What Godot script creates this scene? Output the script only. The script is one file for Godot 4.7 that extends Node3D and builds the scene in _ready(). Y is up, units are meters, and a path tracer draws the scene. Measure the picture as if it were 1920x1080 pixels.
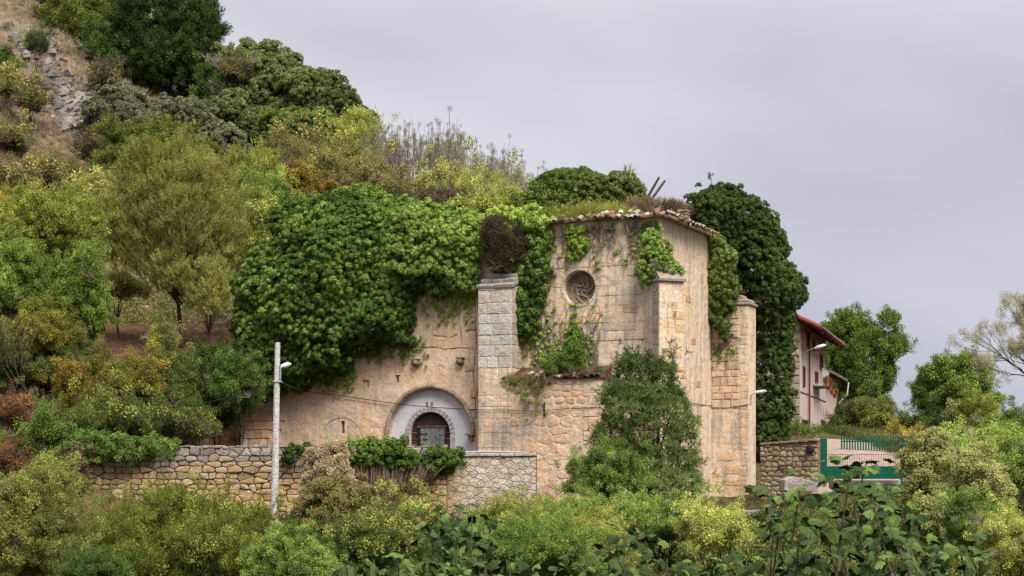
extends Node3D

# A ruined, ivy-clad stone church under a wooded hillside, overcast day.
# The eye stands at the origin and looks along -z; F is the focal length in photo pixels, HY the photo row of the horizon.
const F := 3413.0
const HY := 900.0
const CX := 960.0

var rng := RandomNumberGenerator.new()
var taken := {}
var mats := {}
var texs := {}
var clumps := {}
var church_xf: Transform3D
var wall_xf: Transform3D
var house_xf: Transform3D
var lump := FastNoiseLite.new()

# ---------------------------------------------------------------- small mesh collector
class M:
	var v := PackedVector3Array()
	var n := PackedVector3Array()
	var c := PackedColorArray()
	func tri(a: Vector3, b: Vector3, d: Vector3, col := Color.WHITE) -> void:
		var nn := (d - a).cross(b - a).normalized()
		v.append(a); v.append(b); v.append(d)
		n.append(nn); n.append(nn); n.append(nn)
		c.append(col); c.append(col); c.append(col)
	func trio(a: Vector3, b: Vector3, d: Vector3, out: Vector3, col := Color.WHITE) -> void:
		if (d - a).cross(b - a).dot(out) < 0.0: tri(a, d, b, col)
		else: tri(a, b, d, col)
	func quado(a: Vector3, b: Vector3, d: Vector3, e: Vector3, out: Vector3, col := Color.WHITE) -> void:
		trio(a, b, d, out, col); trio(a, d, e, out, col)
	func smooth(a: Vector3, b: Vector3, d: Vector3, na: Vector3, nb: Vector3, nd: Vector3, col: Color) -> void:
		if (d - a).cross(b - a).dot(na + nb + nd) < 0.0:
			v.append(a); v.append(d); v.append(b); n.append(na); n.append(nd); n.append(nb)
		else:
			v.append(a); v.append(b); v.append(d); n.append(na); n.append(nb); n.append(nd)
		c.append(col); c.append(col); c.append(col)
	# a box with chamfered edges
	func box(xf: Transform3D, size: Vector3, col := Color.WHITE, ch := 0.0) -> void:
		var h := size * 0.5
		var k := minf(ch, minf(h.x, minf(h.y, h.z)) * 0.6)
		for axis in 3:
			var a1 := (axis + 1) % 3
			var a2 := (axis + 2) % 3
			for s in [-1.0, 1.0]:
				var q := []
				for t in [[-1.0, -1.0], [1.0, -1.0], [1.0, 1.0], [-1.0, 1.0]]:
					var p := Vector3.ZERO
					p[axis] = s * h[axis]; p[a1] = t[0] * (h[a1] - k); p[a2] = t[1] * (h[a2] - k)
					q.append(xf * p)
				var o := Vector3.ZERO
				o[axis] = s
				quado(q[0], q[1], q[2], q[3], xf.basis * o, col)
				if k > 0.0:
					for t in [-1.0, 1.0]:      # edge between +-axis and +-a1
						var e := []
						for w in [-1.0, 1.0]:
							var p := Vector3.ZERO
							p[axis] = s * h[axis]; p[a1] = t * (h[a1] - k); p[a2] = w * (h[a2] - k)
							var r := p
							r[axis] = s * (h[axis] - k); r[a1] = t * h[a1]
							e.append(xf * p); e.append(xf * r)
						var oo := Vector3.ZERO
						oo[axis] = s; oo[a1] = t
						quado(e[0], e[1], e[3], e[2], xf.basis * oo, col)
		if k > 0.0:
			for sx in [-1.0, 1.0]:
				for sy in [-1.0, 1.0]:
					for sz in [-1.0, 1.0]:
						var sg := Vector3(sx, sy, sz)
						trio(xf * (sg * Vector3(h.x, h.y - k, h.z - k)), xf * (sg * Vector3(h.x - k, h.y, h.z - k)), xf * (sg * Vector3(h.x - k, h.y - k, h.z)), xf.basis * sg, col)
	# a tapered tube through points
	func tube(pts: Array, radii: Array, sides := 6, col := Color.WHITE) -> void:
		var rings := []
		var norms := []
		for i in pts.size():
			var d: Vector3 = pts[mini(i + 1, pts.size() - 1)] - pts[maxi(i - 1, 0)]
			if d.length() < 1e-6: d = Vector3.UP
			d = d.normalized()
			var x := d.cross(Vector3.RIGHT if absf(d.x) < 0.8 else Vector3.FORWARD).normalized()
			var y := d.cross(x)
			var ring := []
			var nr := []
			for k in sides:
				var a := TAU * k / sides
				var o := x * cos(a) + y * sin(a)
				ring.append(pts[i] + o * float(radii[i])); nr.append(o)
			rings.append(ring); norms.append(nr)
		for i in pts.size() - 1:
			for k in sides:
				var l := (k + 1) % sides
				smooth(rings[i][k], rings[i][l], rings[i + 1][l], norms[i][k], norms[i][l], norms[i + 1][l], col)
				smooth(rings[i][k], rings[i + 1][l], rings[i + 1][k], norms[i][k], norms[i + 1][l], norms[i + 1][k], col)
		for e in [0, pts.size() - 1]:
			var o: Vector3 = (pts[0] - pts[1]) if e == 0 else (pts[-1] - pts[-2])
			for k in range(1, sides - 1):
				trio(rings[e][0], rings[e][k], rings[e][k + 1], o, col)
	# a polygon of the local xy plane, pushed out from z0 to z1, its front edge bevelled and its face domed
	func slab(xf: Transform3D, poly: PackedVector2Array, z0: float, z1: float, bev := 0.0, dome := 0.0, col := Color.WHITE) -> void:
		var k := poly.size()
		if k < 3: return
		var ctr := Vector2.ZERO
		for p in poly: ctr += p
		ctr /= k
		var ins := PackedVector2Array()
		for p in poly:
			var d := p - ctr
			ins.append(ctr + d * maxf(0.25, 1.0 - bev / maxf(d.length(), 1e-4)))
		var z := xf.basis.z
		for i in k:
			var j := (i + 1) % k
			var out2 := (poly[i] + poly[j]) * 0.5 - ctr
			var e := poly[j] - poly[i]
			var out2n := Vector2(e.y, -e.x)
			if out2n.dot(out2) < 0.0: out2n = -out2n
			var out := xf.basis * Vector3(out2n.x, out2n.y, 0)
			var zb := z1 - bev * 0.7
			quado(xf * Vector3(poly[i].x, poly[i].y, z0), xf * Vector3(poly[j].x, poly[j].y, z0), xf * Vector3(poly[j].x, poly[j].y, zb), xf * Vector3(poly[i].x, poly[i].y, zb), out, col)
			if bev > 0.0:
				quado(xf * Vector3(poly[i].x, poly[i].y, zb), xf * Vector3(poly[j].x, poly[j].y, zb), xf * Vector3(ins[j].x, ins[j].y, z1), xf * Vector3(ins[i].x, ins[i].y, z1), out.normalized() + z, col)
				trio(xf * Vector3(ins[i].x, ins[i].y, z1), xf * Vector3(ins[j].x, ins[j].y, z1), xf * Vector3(ctr.x, ctr.y, z1 + dome), z, col)
		if bev <= 0.0:
			var ix := Geometry2D.triangulate_polygon(poly)
			for i in range(0, ix.size(), 3):
				trio(xf * Vector3(poly[ix[i]].x, poly[ix[i]].y, z1), xf * Vector3(poly[ix[i + 1]].x, poly[ix[i + 1]].y, z1), xf * Vector3(poly[ix[i + 2]].x, poly[ix[i + 2]].y, z1), z, col)
				trio(xf * Vector3(poly[ix[i]].x, poly[ix[i]].y, z0), xf * Vector3(poly[ix[i + 1]].x, poly[ix[i + 1]].y, z0), xf * Vector3(poly[ix[i + 2]].x, poly[ix[i + 2]].y, z0), -z, col)
	func mesh() -> ArrayMesh:
		var a := []
		a.resize(Mesh.ARRAY_MAX)
		a[Mesh.ARRAY_VERTEX] = v; a[Mesh.ARRAY_NORMAL] = n; a[Mesh.ARRAY_COLOR] = c
		var m := ArrayMesh.new()
		if v.size() > 0: m.add_surface_from_arrays(Mesh.PRIMITIVE_TRIANGLES, a)
		return m

# ---------------------------------------------------------------- naming and tagging
func numbered(called: String) -> String:
	if not taken.has(called):
		taken[called] = 0
		return called
	taken[called] += 1
	return "%s_%03d" % [called, taken[called]]

func tag(o: Node, label: String, category := "", group := "", kind := "") -> Node:
	if label: o.set_meta("label", label)
	if category: o.set_meta("category", category)
	if group: o.set_meta("group", group)
	if kind: o.set_meta("kind", kind)
	return o

func thing(called: String, label: String, category: String, xf := Transform3D(), group := "") -> Node3D:
	var o := Node3D.new()
	o.name = numbered(called)
	o.transform = xf
	add_child(o)
	tag(o, label, category, group)
	return o

func part(called: String, m: M, mat: Material, parent: Node = self, kind := "") -> MeshInstance3D:
	var o := MeshInstance3D.new()
	o.mesh = m.mesh()
	o.material_override = null
	if o.mesh.get_surface_count(): o.mesh.surface_set_material(0, mat)
	var cnt := 0
	if parent == self: o.name = numbered(called)
	else:
		var key := "%d/%s" % [parent.get_instance_id(), called]
		cnt = taken.get(key, 0)
		taken[key] = cnt + 1
		o.name = called if cnt == 0 else "%s_%03d" % [called, cnt]
	parent.add_child(o, true)
	if kind: o.set_meta("kind", kind)
	return o

func at(p: Vector3) -> Transform3D: return Transform3D(Basis(), p)

func swarm(called: String, mesh: Mesh, mat: Material, buf: PackedFloat32Array, parent: Node, kind := "stuff") -> MultiMeshInstance3D:
	var mm := MultiMesh.new()
	mm.transform_format = MultiMesh.TRANSFORM_3D
	mm.use_colors = true
	mm.mesh = mesh
	mm.instance_count = buf.size() / 16
	mm.buffer = buf
	var o := MultiMeshInstance3D.new()
	o.multimesh = mm
	o.material_override = mat
	if parent == self: o.name = numbered(called)
	else:
		var key := "%d/%s" % [parent.get_instance_id(), called]
		var cnt: int = taken.get(key, 0)
		taken[key] = cnt + 1
		o.name = called if cnt == 0 else "%s_%03d" % [called, cnt]
	parent.add_child(o, true)
	if kind: o.set_meta("kind", kind)
	return o

func push(buf: PackedFloat32Array, b: Basis, p: Vector3, col: Color) -> void:
	buf.append_array(PackedFloat32Array([b.x.x, b.y.x, b.z.x, p.x, b.x.y, b.y.y, b.z.y, p.y, b.x.z, b.y.z, b.z.z, p.z, col.r, col.g, col.b, 1.0]))

# ---------------------------------------------------------------- layout
func P(px: float, py: float, d: float) -> Vector3: return Vector3((px - CX) * d / F, (HY - py) * d / F, -d)

# where the sight line through a photo point meets the plane local[axis] = off of a frame, in the frame's own axes
func hit(px: float, py: float, xf: Transform3D, axis := 2, off := 0.0) -> Vector3:
	var inv := xf.affine_inverse()
	var o := inv.origin
	var d := inv.basis * Vector3((px - CX) / F, (HY - py) / F, -1.0)
	return o + d * ((off - o[axis]) / d[axis])

func hit2(px: float, py: float, xf: Transform3D, off := 0.0) -> Vector2:
	var h := hit(px, py, xf, 2, off)
	return Vector2(h.x, h.y)

func polyline_on(list: Array, xf: Transform3D, off := 0.0) -> PackedVector2Array:
	var r := PackedVector2Array()
	for q in list: r.append(hit2(q[0], q[1], xf, off))
	return r

func rf(a: float, b: float) -> float: return rng.randf_range(a, b)

func rdir() -> Vector3:
	var z := rf(-1, 1)
	var a := rf(0, TAU)
	var r := sqrt(1.0 - z * z)
	return Vector3(r * cos(a), z, r * sin(a))

# ground height: rows in z, columns in x
const GX := [-90, -60, -40, -25, -15, -5, 1, 4, 10, 16, 22, 30, 45, 70, 120]
const GROWS := [
	[12, [-1.7, -1.7, -1.7, -1.7, -1.7, -1.7, -1.7, -1.7, -1.7, -1.7, -1.7, -1.7, -1.7, -1.7, -1.7]],
	[-4, [-1.9, -1.9, -1.9, -1.9, -1.9, -1.9, -1.9, -1.9, -1.9, -1.9, -1.9, -1.9, -1.9, -1.9, -1.9]],
	[-14, [-3.4, -3.4, -3.4, -3.4, -3.4, -3.4, -3.4, -3.4, -3.4, -3.4, -3.4, -3.4, -3.4, -3.4, -3.4]],
	[-36, [-4, -4, -4.4, -4.8, -5, -5.2, -5.2, -5.2, -5, -4.6, -4.2, -4, -4, -4.5, -6]],
	[-60, [-2.4, -2.4, -2.8, -3.0, -3.2, -3.3, -3.3, -3.2, -3, -2.6, -2.2, -1.8, -2, -3.5, -6]],
	[-74, [-1.6, -1.6, -1.7, -1.9, -2.0, -2.1, -2.1, -2.1, -2.0, -1.4, -.7, -.2, -.4, -2, -6]],
	[-76.4, [-1.4, -1.4, -1.5, -1.7, -1.8, -1.9, -1.9, -1.9, -1.8, -.6, -.1, .1, 0, -2, -6]],
	[-77.2, [1.8, 1.8, 1.6, 1.3, .85, .7, -1.6, -1.7, -1.6, -.2, 0, .2, 0, -2, -6]],
	[-84, [5, 4.4, 3.6, 2.8, 1.4, .8, -.6, -1.2, -1.4, .7, .6, .6, .2, -2, -6]],
	[-90, [9, 8.4, 7.2, 6.4, 5.8, 3, 1.4, .6, -.2, 1.5, 1.2, 1.2, .4, -2, -6]],
	[-95, [12, 10, 8, 7.2, 7, 5.5, 4, 3, 2.2, 2.1, 1.8, 1.6, .8, -1.5, -6]],
	[-106, [18, 15, 11.5, 9, 9, 9, 8, 7, 5.5, 3, 2.3, 2.2, 1.6, -.5, -6]],
	[-120, [31, 27, 21, 15.5, 14, 13, 12, 11, 9, 5, 2.6, 2.6, 2, -.5, -6]],
	[-145, [60, 49, 36, 29, 25, 21.5, 18.5, 17, 14, 10, 6.5, 3.5, 1.5, -2, -7]],
	[-175, [78, 64, 48, 36, 30, 24.5, 19, 16.5, 13, 8.5, 5, 2, -1.5, -5, -9]],
	[-260, [70, 60, 44, 32, 24, 17, 12, 9, 6, 2, 0, -3, -6, -9, -10]],
	[-600, [-10, -10, -10, -10, -10, -10, -10, -10, -10, -10, -10, -10, -10, -10, -10]],
	[-5000, [-10, -10, -10, -10, -10, -10, -10, -10, -10, -10, -10, -10, -10, -10, -10]]]

func gh(x: float, z: float) -> float:
	var i := 0
	while i < GX.size() - 2 and x > GX[i + 1]: i += 1
	var tx := clampf((x - GX[i]) / float(GX[i + 1] - GX[i]), 0, 1)
	var j := 0
	while j < GROWS.size() - 2 and z < GROWS[j + 1][0]: j += 1
	var tz := clampf((z - GROWS[j][0]) / float(GROWS[j + 1][0] - GROWS[j][0]), 0, 1)
	tx = lerpf(tx, tx * tx * (3 - 2 * tx), 0.6)
	tz = lerpf(tz, tz * tz * (3 - 2 * tz), 0.35)
	var r0: Array = GROWS[j][1]
	var r1: Array = GROWS[j + 1][1]
	var y := lerpf(lerpf(r0[i], r0[i + 1], tx), lerpf(r1[i], r1[i + 1], tx), tz)
	if z < -79.0 and z > -92.0 and x < 4.0:
		var lx := (x - 6.56) * 0.9205 + (z + 80.0) * 0.3907
		var lz := -(x - 6.56) * 0.3907 + (z + 80.0) * 0.9205
		if lx > -23.5 and lx < -4.0: y = lerpf(y, minf(y, 0.7), smoothstep(-1.0, -0.2, lz) * smoothstep(-23.5, -22.4, lx))
	if z < -98.0: y += lump.get_noise_2d(x * 1.3, z * 1.3) * clampf((-z - 98) * 0.03, 0, 1.3)
	return y

# ---------------------------------------------------------------- textures and materials
func noise_bytes(w: int, h: int, freq: float, sd: int, type := FastNoiseLite.TYPE_SIMPLEX_SMOOTH, octaves := 4) -> PackedByteArray:
	var n := FastNoiseLite.new()
	n.seed = sd; n.frequency = freq; n.noise_type = type; n.fractal_octaves = octaves
	if type == FastNoiseLite.TYPE_CELLULAR: n.cellular_return_type = FastNoiseLite.RETURN_DISTANCE2_SUB
	return n.get_seamless_image(w, h).get_data()

# layers: [noise bytes, low, high, colour]: where the noise passes low..high the colour takes over
func layered(w: int, base: Color, layers: Array, grain: PackedByteArray, amount: float) -> ImageTexture:
	var out := PackedByteArray()
	out.resize(w * w * 3)
	for y in w:
		for x in w:
			var k := y * w + x
			var r := base.r; var g := base.g; var b := base.b
			for l in layers:
				var bytes: PackedByteArray = l[0]
				var s := bytes.size()
				var idx := k if s == w * w else (y * (s / w) / w) * w + x
				var t: float = clampf((bytes[idx] / 255.0 - l[1]) / (l[2] - l[1]), 0, 1) * l[4]
				var q: Color = l[3]
				r += (q.r - r) * t; g += (q.g - g) * t; b += (q.b - b) * t
			var f := 1.0 + (grain[k] / 255.0 - 0.5) * amount
			out[k * 3] = int(clampf(r * f, 0, 1) * 255); out[k * 3 + 1] = int(clampf(g * f, 0, 1) * 255); out[k * 3 + 2] = int(clampf(b * f, 0, 1) * 255)
	return ImageTexture.create_from_image(Image.create_from_data(w, w, false, Image.FORMAT_RGB8, out))

func grey_tex(w: int, bytes: PackedByteArray) -> ImageTexture:
	return ImageTexture.create_from_image(Image.create_from_data(w, w, false, Image.FORMAT_L8, bytes))

func mat(key: String, col: Color, rough := 0.9, tex := "", scale := 0.1, bump := "", cm := 1.0, vc := true) -> StandardMaterial3D:
	if mats.has(key): return mats[key]
	var m := StandardMaterial3D.new()
	m.resource_name = key
	m.albedo_color = col
	m.roughness = rough
	m.metallic_specular = 0.25
	m.vertex_color_use_as_albedo = vc
	if tex or bump:
		m.uv1_triplanar = true
		m.uv1_world_triplanar = true
		m.uv1_scale = Vector3(scale, scale, scale)
		if tex: m.albedo_texture = texs[tex]
		if bump:
			m.heightmap_enabled = true
			m.heightmap_texture = texs[bump]
			m.heightmap_scale = cm
	mats[key] = m
	return m

func leafmat(key: String, rough := 0.55, back := 0.3) -> StandardMaterial3D:
	if mats.has(key): return mats[key]
	var m := StandardMaterial3D.new()
	m.resource_name = key
	m.roughness = rough
	m.metallic_specular = 0.14
	m.vertex_color_use_as_albedo = true
	m.backlight_enabled = back > 0
	m.backlight = Color(back, back, back)
	mats[key] = m
	return m

func L(r: float, g: float, b: float) -> Color: return Color(r, g, b)      # linear albedo, for vertex colours
func S(r: float, g: float, b: float) -> Color: return Color(r / 255.0, g / 255.0, b / 255.0).srgb_to_linear()

func make_textures() -> void:
	var n := 1024
	var big := noise_bytes(n, n, 0.004, 11)
	var mid := noise_bytes(n, n, 0.012, 12)
	var mid2 := noise_bytes(n, n, 0.009, 17)
	var fine := noise_bytes(n, n, 0.06, 13, FastNoiseLite.TYPE_SIMPLEX_SMOOTH, 5)
	var streak := noise_bytes(n, n / 8, 0.022, 14)
	var pits := noise_bytes(n, n, 0.05, 15, FastNoiseLite.TYPE_PERLIN, 3)
	texs.plaster = layered(n, Color8(211, 186, 162), [
		[big, 0.4, 0.7, Color8(207, 175, 144), 0.9], [mid2, 0.5, 0.75, Color8(220, 196, 170), 0.8], [mid, 0.62, 0.8, Color8(197, 157, 118), 0.6],
		[streak, 0.62, 0.85, Color8(203, 166, 126), 0.65], [streak, 0.42, 0.15, Color8(176, 162, 148), 0.85], [pits, 0.7, 0.8, Color8(150, 112, 78), 0.6]], fine, 0.3)
	texs.tower = layered(n, Color8(209, 191, 170), [
		[big, 0.45, 0.7, Color8(214, 185, 152), 0.8], [mid2, 0.5, 0.75, Color8(196, 183, 168), 0.85], [mid, 0.64, 0.82, Color8(202, 160, 114), 0.55],
		[streak, 0.45, 0.18, Color8(160, 149, 138), 0.95], [streak, 0.62, 0.9, Color8(211, 184, 152), 0.65], [pits, 0.7, 0.8, Color8(150, 122, 94), 0.6]], fine, 0.3)
	var m := 512
	var b5 := noise_bytes(m, m, 0.012, 21)
	var f5 := noise_bytes(m, m, 0.07, 22, FastNoiseLite.TYPE_SIMPLEX_SMOOTH, 5)
	var p5 := noise_bytes(m, m, 0.05, 23, FastNoiseLite.TYPE_PERLIN, 3)
	texs.stone = layered(m, Color8(228, 226, 222), [[b5, 0.5, 0.8, Color8(196, 184, 168), 0.9], [p5, 0.66, 0.8, Color8(140, 132, 124), 0.7], [b5, 0.4, 0.15, Color8(240, 236, 226), 0.8]], f5, 0.45)
	texs.earth = layered(m, Color8(225, 220, 212), [[b5, 0.5, 0.75, Color8(170, 158, 144), 0.9], [p5, 0.6, 0.8, Color8(245, 238, 214), 0.8], [p5, 0.4, 0.25, Color8(110, 100, 90), 0.8]], f5, 0.7)
	texs.bark = layered(m, Color8(190, 184, 176), [[b5, 0.5, 0.8, Color8(120, 112, 104), 0.9], [p5, 0.6, 0.75, Color8(90, 82, 76), 0.8]], f5, 0.6)
	texs.paint = layered(m, Color8(244, 244, 242), [[b5, 0.55, 0.8, Color8(226, 222, 214), 0.9], [p5, 0.72, 0.85, Color8(190, 182, 170), 0.5]], f5, 0.1)
	texs.relief = grey_tex(m, noise_bytes(m, m, 0.03, 31, FastNoiseLite.TYPE_SIMPLEX_SMOOTH, 6))
	texs.rock = grey_tex(m, noise_bytes(m, m, 0.02, 32, FastNoiseLite.TYPE_CELLULAR, 4))

func make_materials() -> void:
	mat("plaster", Color8(238, 236, 234), 0.95, "plaster", 0.11, "relief", 5.0)
	mat("tower plaster", Color8(238, 234, 230), 0.95, "tower", 0.11, "relief", 4.5)
	mat("stone", Color8(238, 237, 236), 0.95, "stone", 0.5, "relief", 2.5)
	mat("rock", Color8(235, 233, 230), 0.95, "stone", 0.15, "rock", 18.0)
	mat("earth", Color.WHITE, 1.0, "earth", 0.12, "relief", 8.0)
	mat("bark", Color.WHITE, 0.95, "bark", 0.6, "relief", 3.0)
	mat("paint", Color8(238, 238, 238), 0.8, "paint", 0.2)
	mat("wood", Color.WHITE, 0.85, "bark", 0.9, "relief", 1.0)
	mat("metal", Color.WHITE, 0.5, "paint", 0.7)
	mat("twig", Color.WHITE, 0.95)
	leafmat("leaf", 0.75, 0.7)
	leafmat("glossy leaf", 0.65, 0.5)

# ---------------------------------------------------------------- foliage
func leaf(m: M, p: Vector3, dir: Vector3, nrm: Vector3, ln: float, wd: float, col: Color, fold := 0.15) -> void:
	var side := dir.cross(nrm).normalized()
	var up := side.cross(dir).normalized()
	var a := p - dir * ln * 0.5
	var t := p + dir * ln * 0.5 - up * ln * 0.12
	var l := p - side * wd * 0.5 + up * wd * fold
	var r := p + side * wd * 0.5 + up * wd * fold
	m.tri(a, l, t, col)
	m.tri(a, t, r, col)

func tone(lo := 0.7, hi := 1.3, warm := 0.2) -> Color:
	var v := rf(lo, hi)
	var w := rf(-warm, warm)
	return Color(minf(1, v * (1.0 + w) * 0.6), minf(1, v * 0.6), minf(1, v * (1.0 - w * 0.6) * 0.6))       # stored in eight bits, so kept under 1; pal_at makes up for it

# all clumps fill about a unit ball; +y is the way they grow
func make_clumps() -> void:
	rng.seed = 77
	var m := M.new()                                          # ivy: overlapping drooping leaves on a small dome
	for i in 64:
		var a := rf(0, TAU)
		var h := pow(rf(0, 1), 0.7)
		var r := sqrt(1.0 - h * h)
		var p := Vector3(r * cos(a), h, r * sin(a)) * rf(0.7, 1.05)
		var nn := (p.normalized() + rdir() * 0.45).normalized()
		var d := (Vector3(cos(a), -0.5, sin(a)) + rdir() * 0.4)
		d = (d - nn * d.dot(nn)).normalized()
		leaf(m, p, d, nn, rf(0.36, 0.56), rf(0.32, 0.48), tone(0.7, 1.25, 0.12))
	clumps.ivy = m.mesh()
	m = M.new()                                               # broad leaves through a ball, some on twigs
	for i in 80:
		var p := rdir() * pow(rf(0, 1), 0.45)
		var nn := (rdir() * 0.8 + p * 0.5 + Vector3.UP * 0.5).normalized()
		var d := rdir()
		d = (d - nn * d.dot(nn) + Vector3.DOWN * 0.2).normalized()
		leaf(m, p, d, nn, rf(0.26, 0.42), rf(0.16, 0.26), tone(0.5, 1.5, 0.2))
	for i in 5:
		var d := rdir()
		m.tube([Vector3.DOWN * 0.6, d * 0.5 + Vector3.DOWN * .1, d * 0.9], [0.03, 0.02, 0.01], 3, Color(0.55, 0.42, 0.36))
	clumps.broad = m.mesh()
	m = M.new()                                               # small, fine leaves
	for i in 150:
		var p := rdir() * pow(rf(0, 1), 0.4)
		var nn := (rdir() + p * 0.4 + Vector3.UP * 0.5).normalized()
		var d := rdir()
		d = (d - nn * d.dot(nn)).normalized()
		leaf(m, p, d, nn, rf(0.14, 0.26), rf(0.09, 0.15), tone(0.45, 1.55, 0.25))
	clumps.fine = m.mesh()
	m = M.new()                                               # upright shoots with narrow leaves
	for s in 9:
		var b := Vector3(rf(-.55, .55), -0.7, rf(-.55, .55))
		var e := b * 1.25 + Vector3(rf(-.25, .25), rf(1.2, 2.0), rf(-.25, .25))
		m.tube([b, b.lerp(e, 0.5), e], [0.022, 0.016, 0.006], 3, Color(0.42, 0.33, 0.3))
		for i in 15:
			var t := rf(0.1, 1.0)
			var o := rdir()
			o.y = absf(o.y) * 0.6 + 0.35
			o = o.normalized()
			leaf(m, b.lerp(e, t) + o * 0.12, o, o.cross(rdir()).normalized(), rf(0.2, 0.34), rf(0.06, 0.11), tone(0.5, 1.5, 0.22))
	clumps.shoots = m.mesh()
	m = M.new()                                               # needle sprays
	for s in 12:
		var d := (rdir() + Vector3.UP * 0.75).normalized()
		var l := rf(0.7, 1.15)
		for i in 16:
			var t := rf(0.15, 1.0)
			var o := (rdir() + d * 0.9).normalized()
			leaf(m, d * l * t + o * 0.09, o, rdir().cross(o).normalized(), rf(0.2, 0.3), rf(0.05, 0.08), tone(0.5, 1.5, 0.15))
	clumps.needles = m.mesh()
	m = M.new()                                               # clematis: fluffy seed heads over a few leaves
	for i in 46:
		var p := rdir() * pow(rf(0, 1), 0.5)
		p.y = absf(p.y) * 0.9
		for k in 7:
			var o := rdir()
			leaf(m, p + o * 0.09, o, o.cross(rdir()).normalized(), rf(0.17, 0.28), rf(0.07, 0.12), Color(0.86, 0.76, 0.66) * rf(0.65, 1.15))
	for i in 40:
		var p := rdir() * pow(rf(0, 1), 0.5) * 0.9
		var nn := (rdir() + Vector3.UP).normalized()
		leaf(m, p, nn.cross(rdir()).normalized(), nn, rf(0.22, 0.34), rf(0.15, 0.22), Color(0.20, 0.24, 0.06) * rf(0.5, 1.5))
	clumps.fluff = m.mesh()
	m = M.new()                                               # grass tuft
	for i in 26:
		var b := Vector3(rf(-.5, .5), 0, rf(-.5, .5))
		var e := b * 1.6 + Vector3(rf(-.2, .2), rf(0.6, 1.3), rf(-.2, .2))
		var s := Vector3(rf(-1, 1), 0, rf(-1, 1)).normalized() * 0.05
		m.tri(b - s, b + s, e, tone(0.65, 1.35, 0.15))
	clumps.tuft = m.mesh()
	m = M.new()                                               # bare twigs
	for i in 16:
		var b := Vector3(rf(-.3, .3), -0.7, rf(-.3, .3))
		var e := b + (rdir() + Vector3.UP * 1.2).normalized() * rf(1.0, 1.7)
		var k := b.lerp(e, 0.5) + rdir() * 0.15
		m.tube([b, k, e], [0.04, 0.028, 0.012], 3, tone(0.8, 1.2, 0.1))
		m.tube([k, k + (e - b).normalized() * 0.4 + rdir() * 0.4], [0.024, 0.01], 3, tone(0.8, 1.2, 0.1))
	clumps.twigs = m.mesh()

func pal_at(pal: Array, p: Vector3, freq: float) -> Color:
	var t := clampf(lump.get_noise_3d(p.x * freq, p.y * freq, p.z * freq) * 1.1 + 0.5 + rf(-0.28, 0.28), 0, 0.999) * (pal.size() - 1)
	var i := int(t)
	var a: Color = pal[i]
	var c := a.lerp(pal[mini(i + 1, pal.size() - 1)], t - i)
	var v := rf(0.8, 1.2) * 1.9
	return Color(c.r * v, c.g * v, c.b * v)

func aim(nrm: Vector3, s: float) -> Basis:
	var y := nrm.normalized()
	var x := y.cross(rdir()).normalized()
	return Basis(x * s, y * s, x.cross(y) * s)

# covers lobes ([centre, radii], in the parent's axes) with clumps
func cover(parent: Node3D, called: String, lobes: Array, clump: String, s: float, density: float, pal: Array, mt := "leaf", under := 0.5, up := 0.6, freq := 0.5, jut := 0.0) -> void:
	var buf := PackedFloat32Array()
	for li in lobes.size():
		var c: Vector3 = lobes[li][0]
		var r: Vector3 = lobes[li][1]
		var area := 4.0 * PI * pow((pow(r.x * r.y, 1.6) + pow(r.x * r.z, 1.6) + pow(r.y * r.z, 1.6)) / 3.0, 1 / 1.6)
		var count := int(ceil(area / (PI * s * s) * density))
		for i in count:
			var d := rdir()
			if d.y < -0.35 and rng.randf() > under: continue
			var p := c + d * r * rf(0.78, 1.06)
			var skip := false
			for lj in lobes.size():
				if lj == li: continue
				var q: Vector3 = (p - lobes[lj][0]) / lobes[lj][1]
				if q.length_squared() < 0.55:
					skip = true
					break
			if skip: continue
			var nn := (d / r).normalized()
			if jut > 0.0 and rng.randf() < 0.17: p += (nn + Vector3.UP * 0.8 + rdir() * 0.4).normalized() * s * jut * pow(rf(0.1, 1.0), 1.5) * 1.5
			push(buf, aim(nn + Vector3.UP * up + rdir() * 0.35, s * rf(0.7, 1.25)), p, pal_at(pal, p + parent.position, freq / maxf(s * 4.0, 0.4)))
	swarm(called, clumps[clump], mats[mt], buf, parent, "")

func lobes_for(c: Vector3, r: Vector3, n: int, small := 0.4, core := 0.72, sub := 4) -> Array:
	var out := [[c, r * core]]
	for i in n:
		var y := 1.0 - 1.75 * (i + rf(0.2, 0.8)) / n
		var a := i * 2.39996 + rf(-.5, .5)
		var k := sqrt(maxf(0.0, 1.0 - y * y))
		var d := Vector3(k * cos(a), y, k * sin(a))
		var f := rf(0.65, 1.3) * small
		out.append([c + d * r * (rf(0.92, 1.1) - f * 0.85), r * f])
	for i in range(1, n + 1):
		var e: Vector3 = (out[i][0] - c) / r
		for s in sub:
			var d := (rdir() + e.normalized() * 1.1 + Vector3.UP * 0.25).normalized()
			var q: Vector3 = out[i][1]
			out.append([out[i][0] + d * q * rf(0.65, 0.95), q * rf(0.38, 0.6)])
	return out

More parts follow.
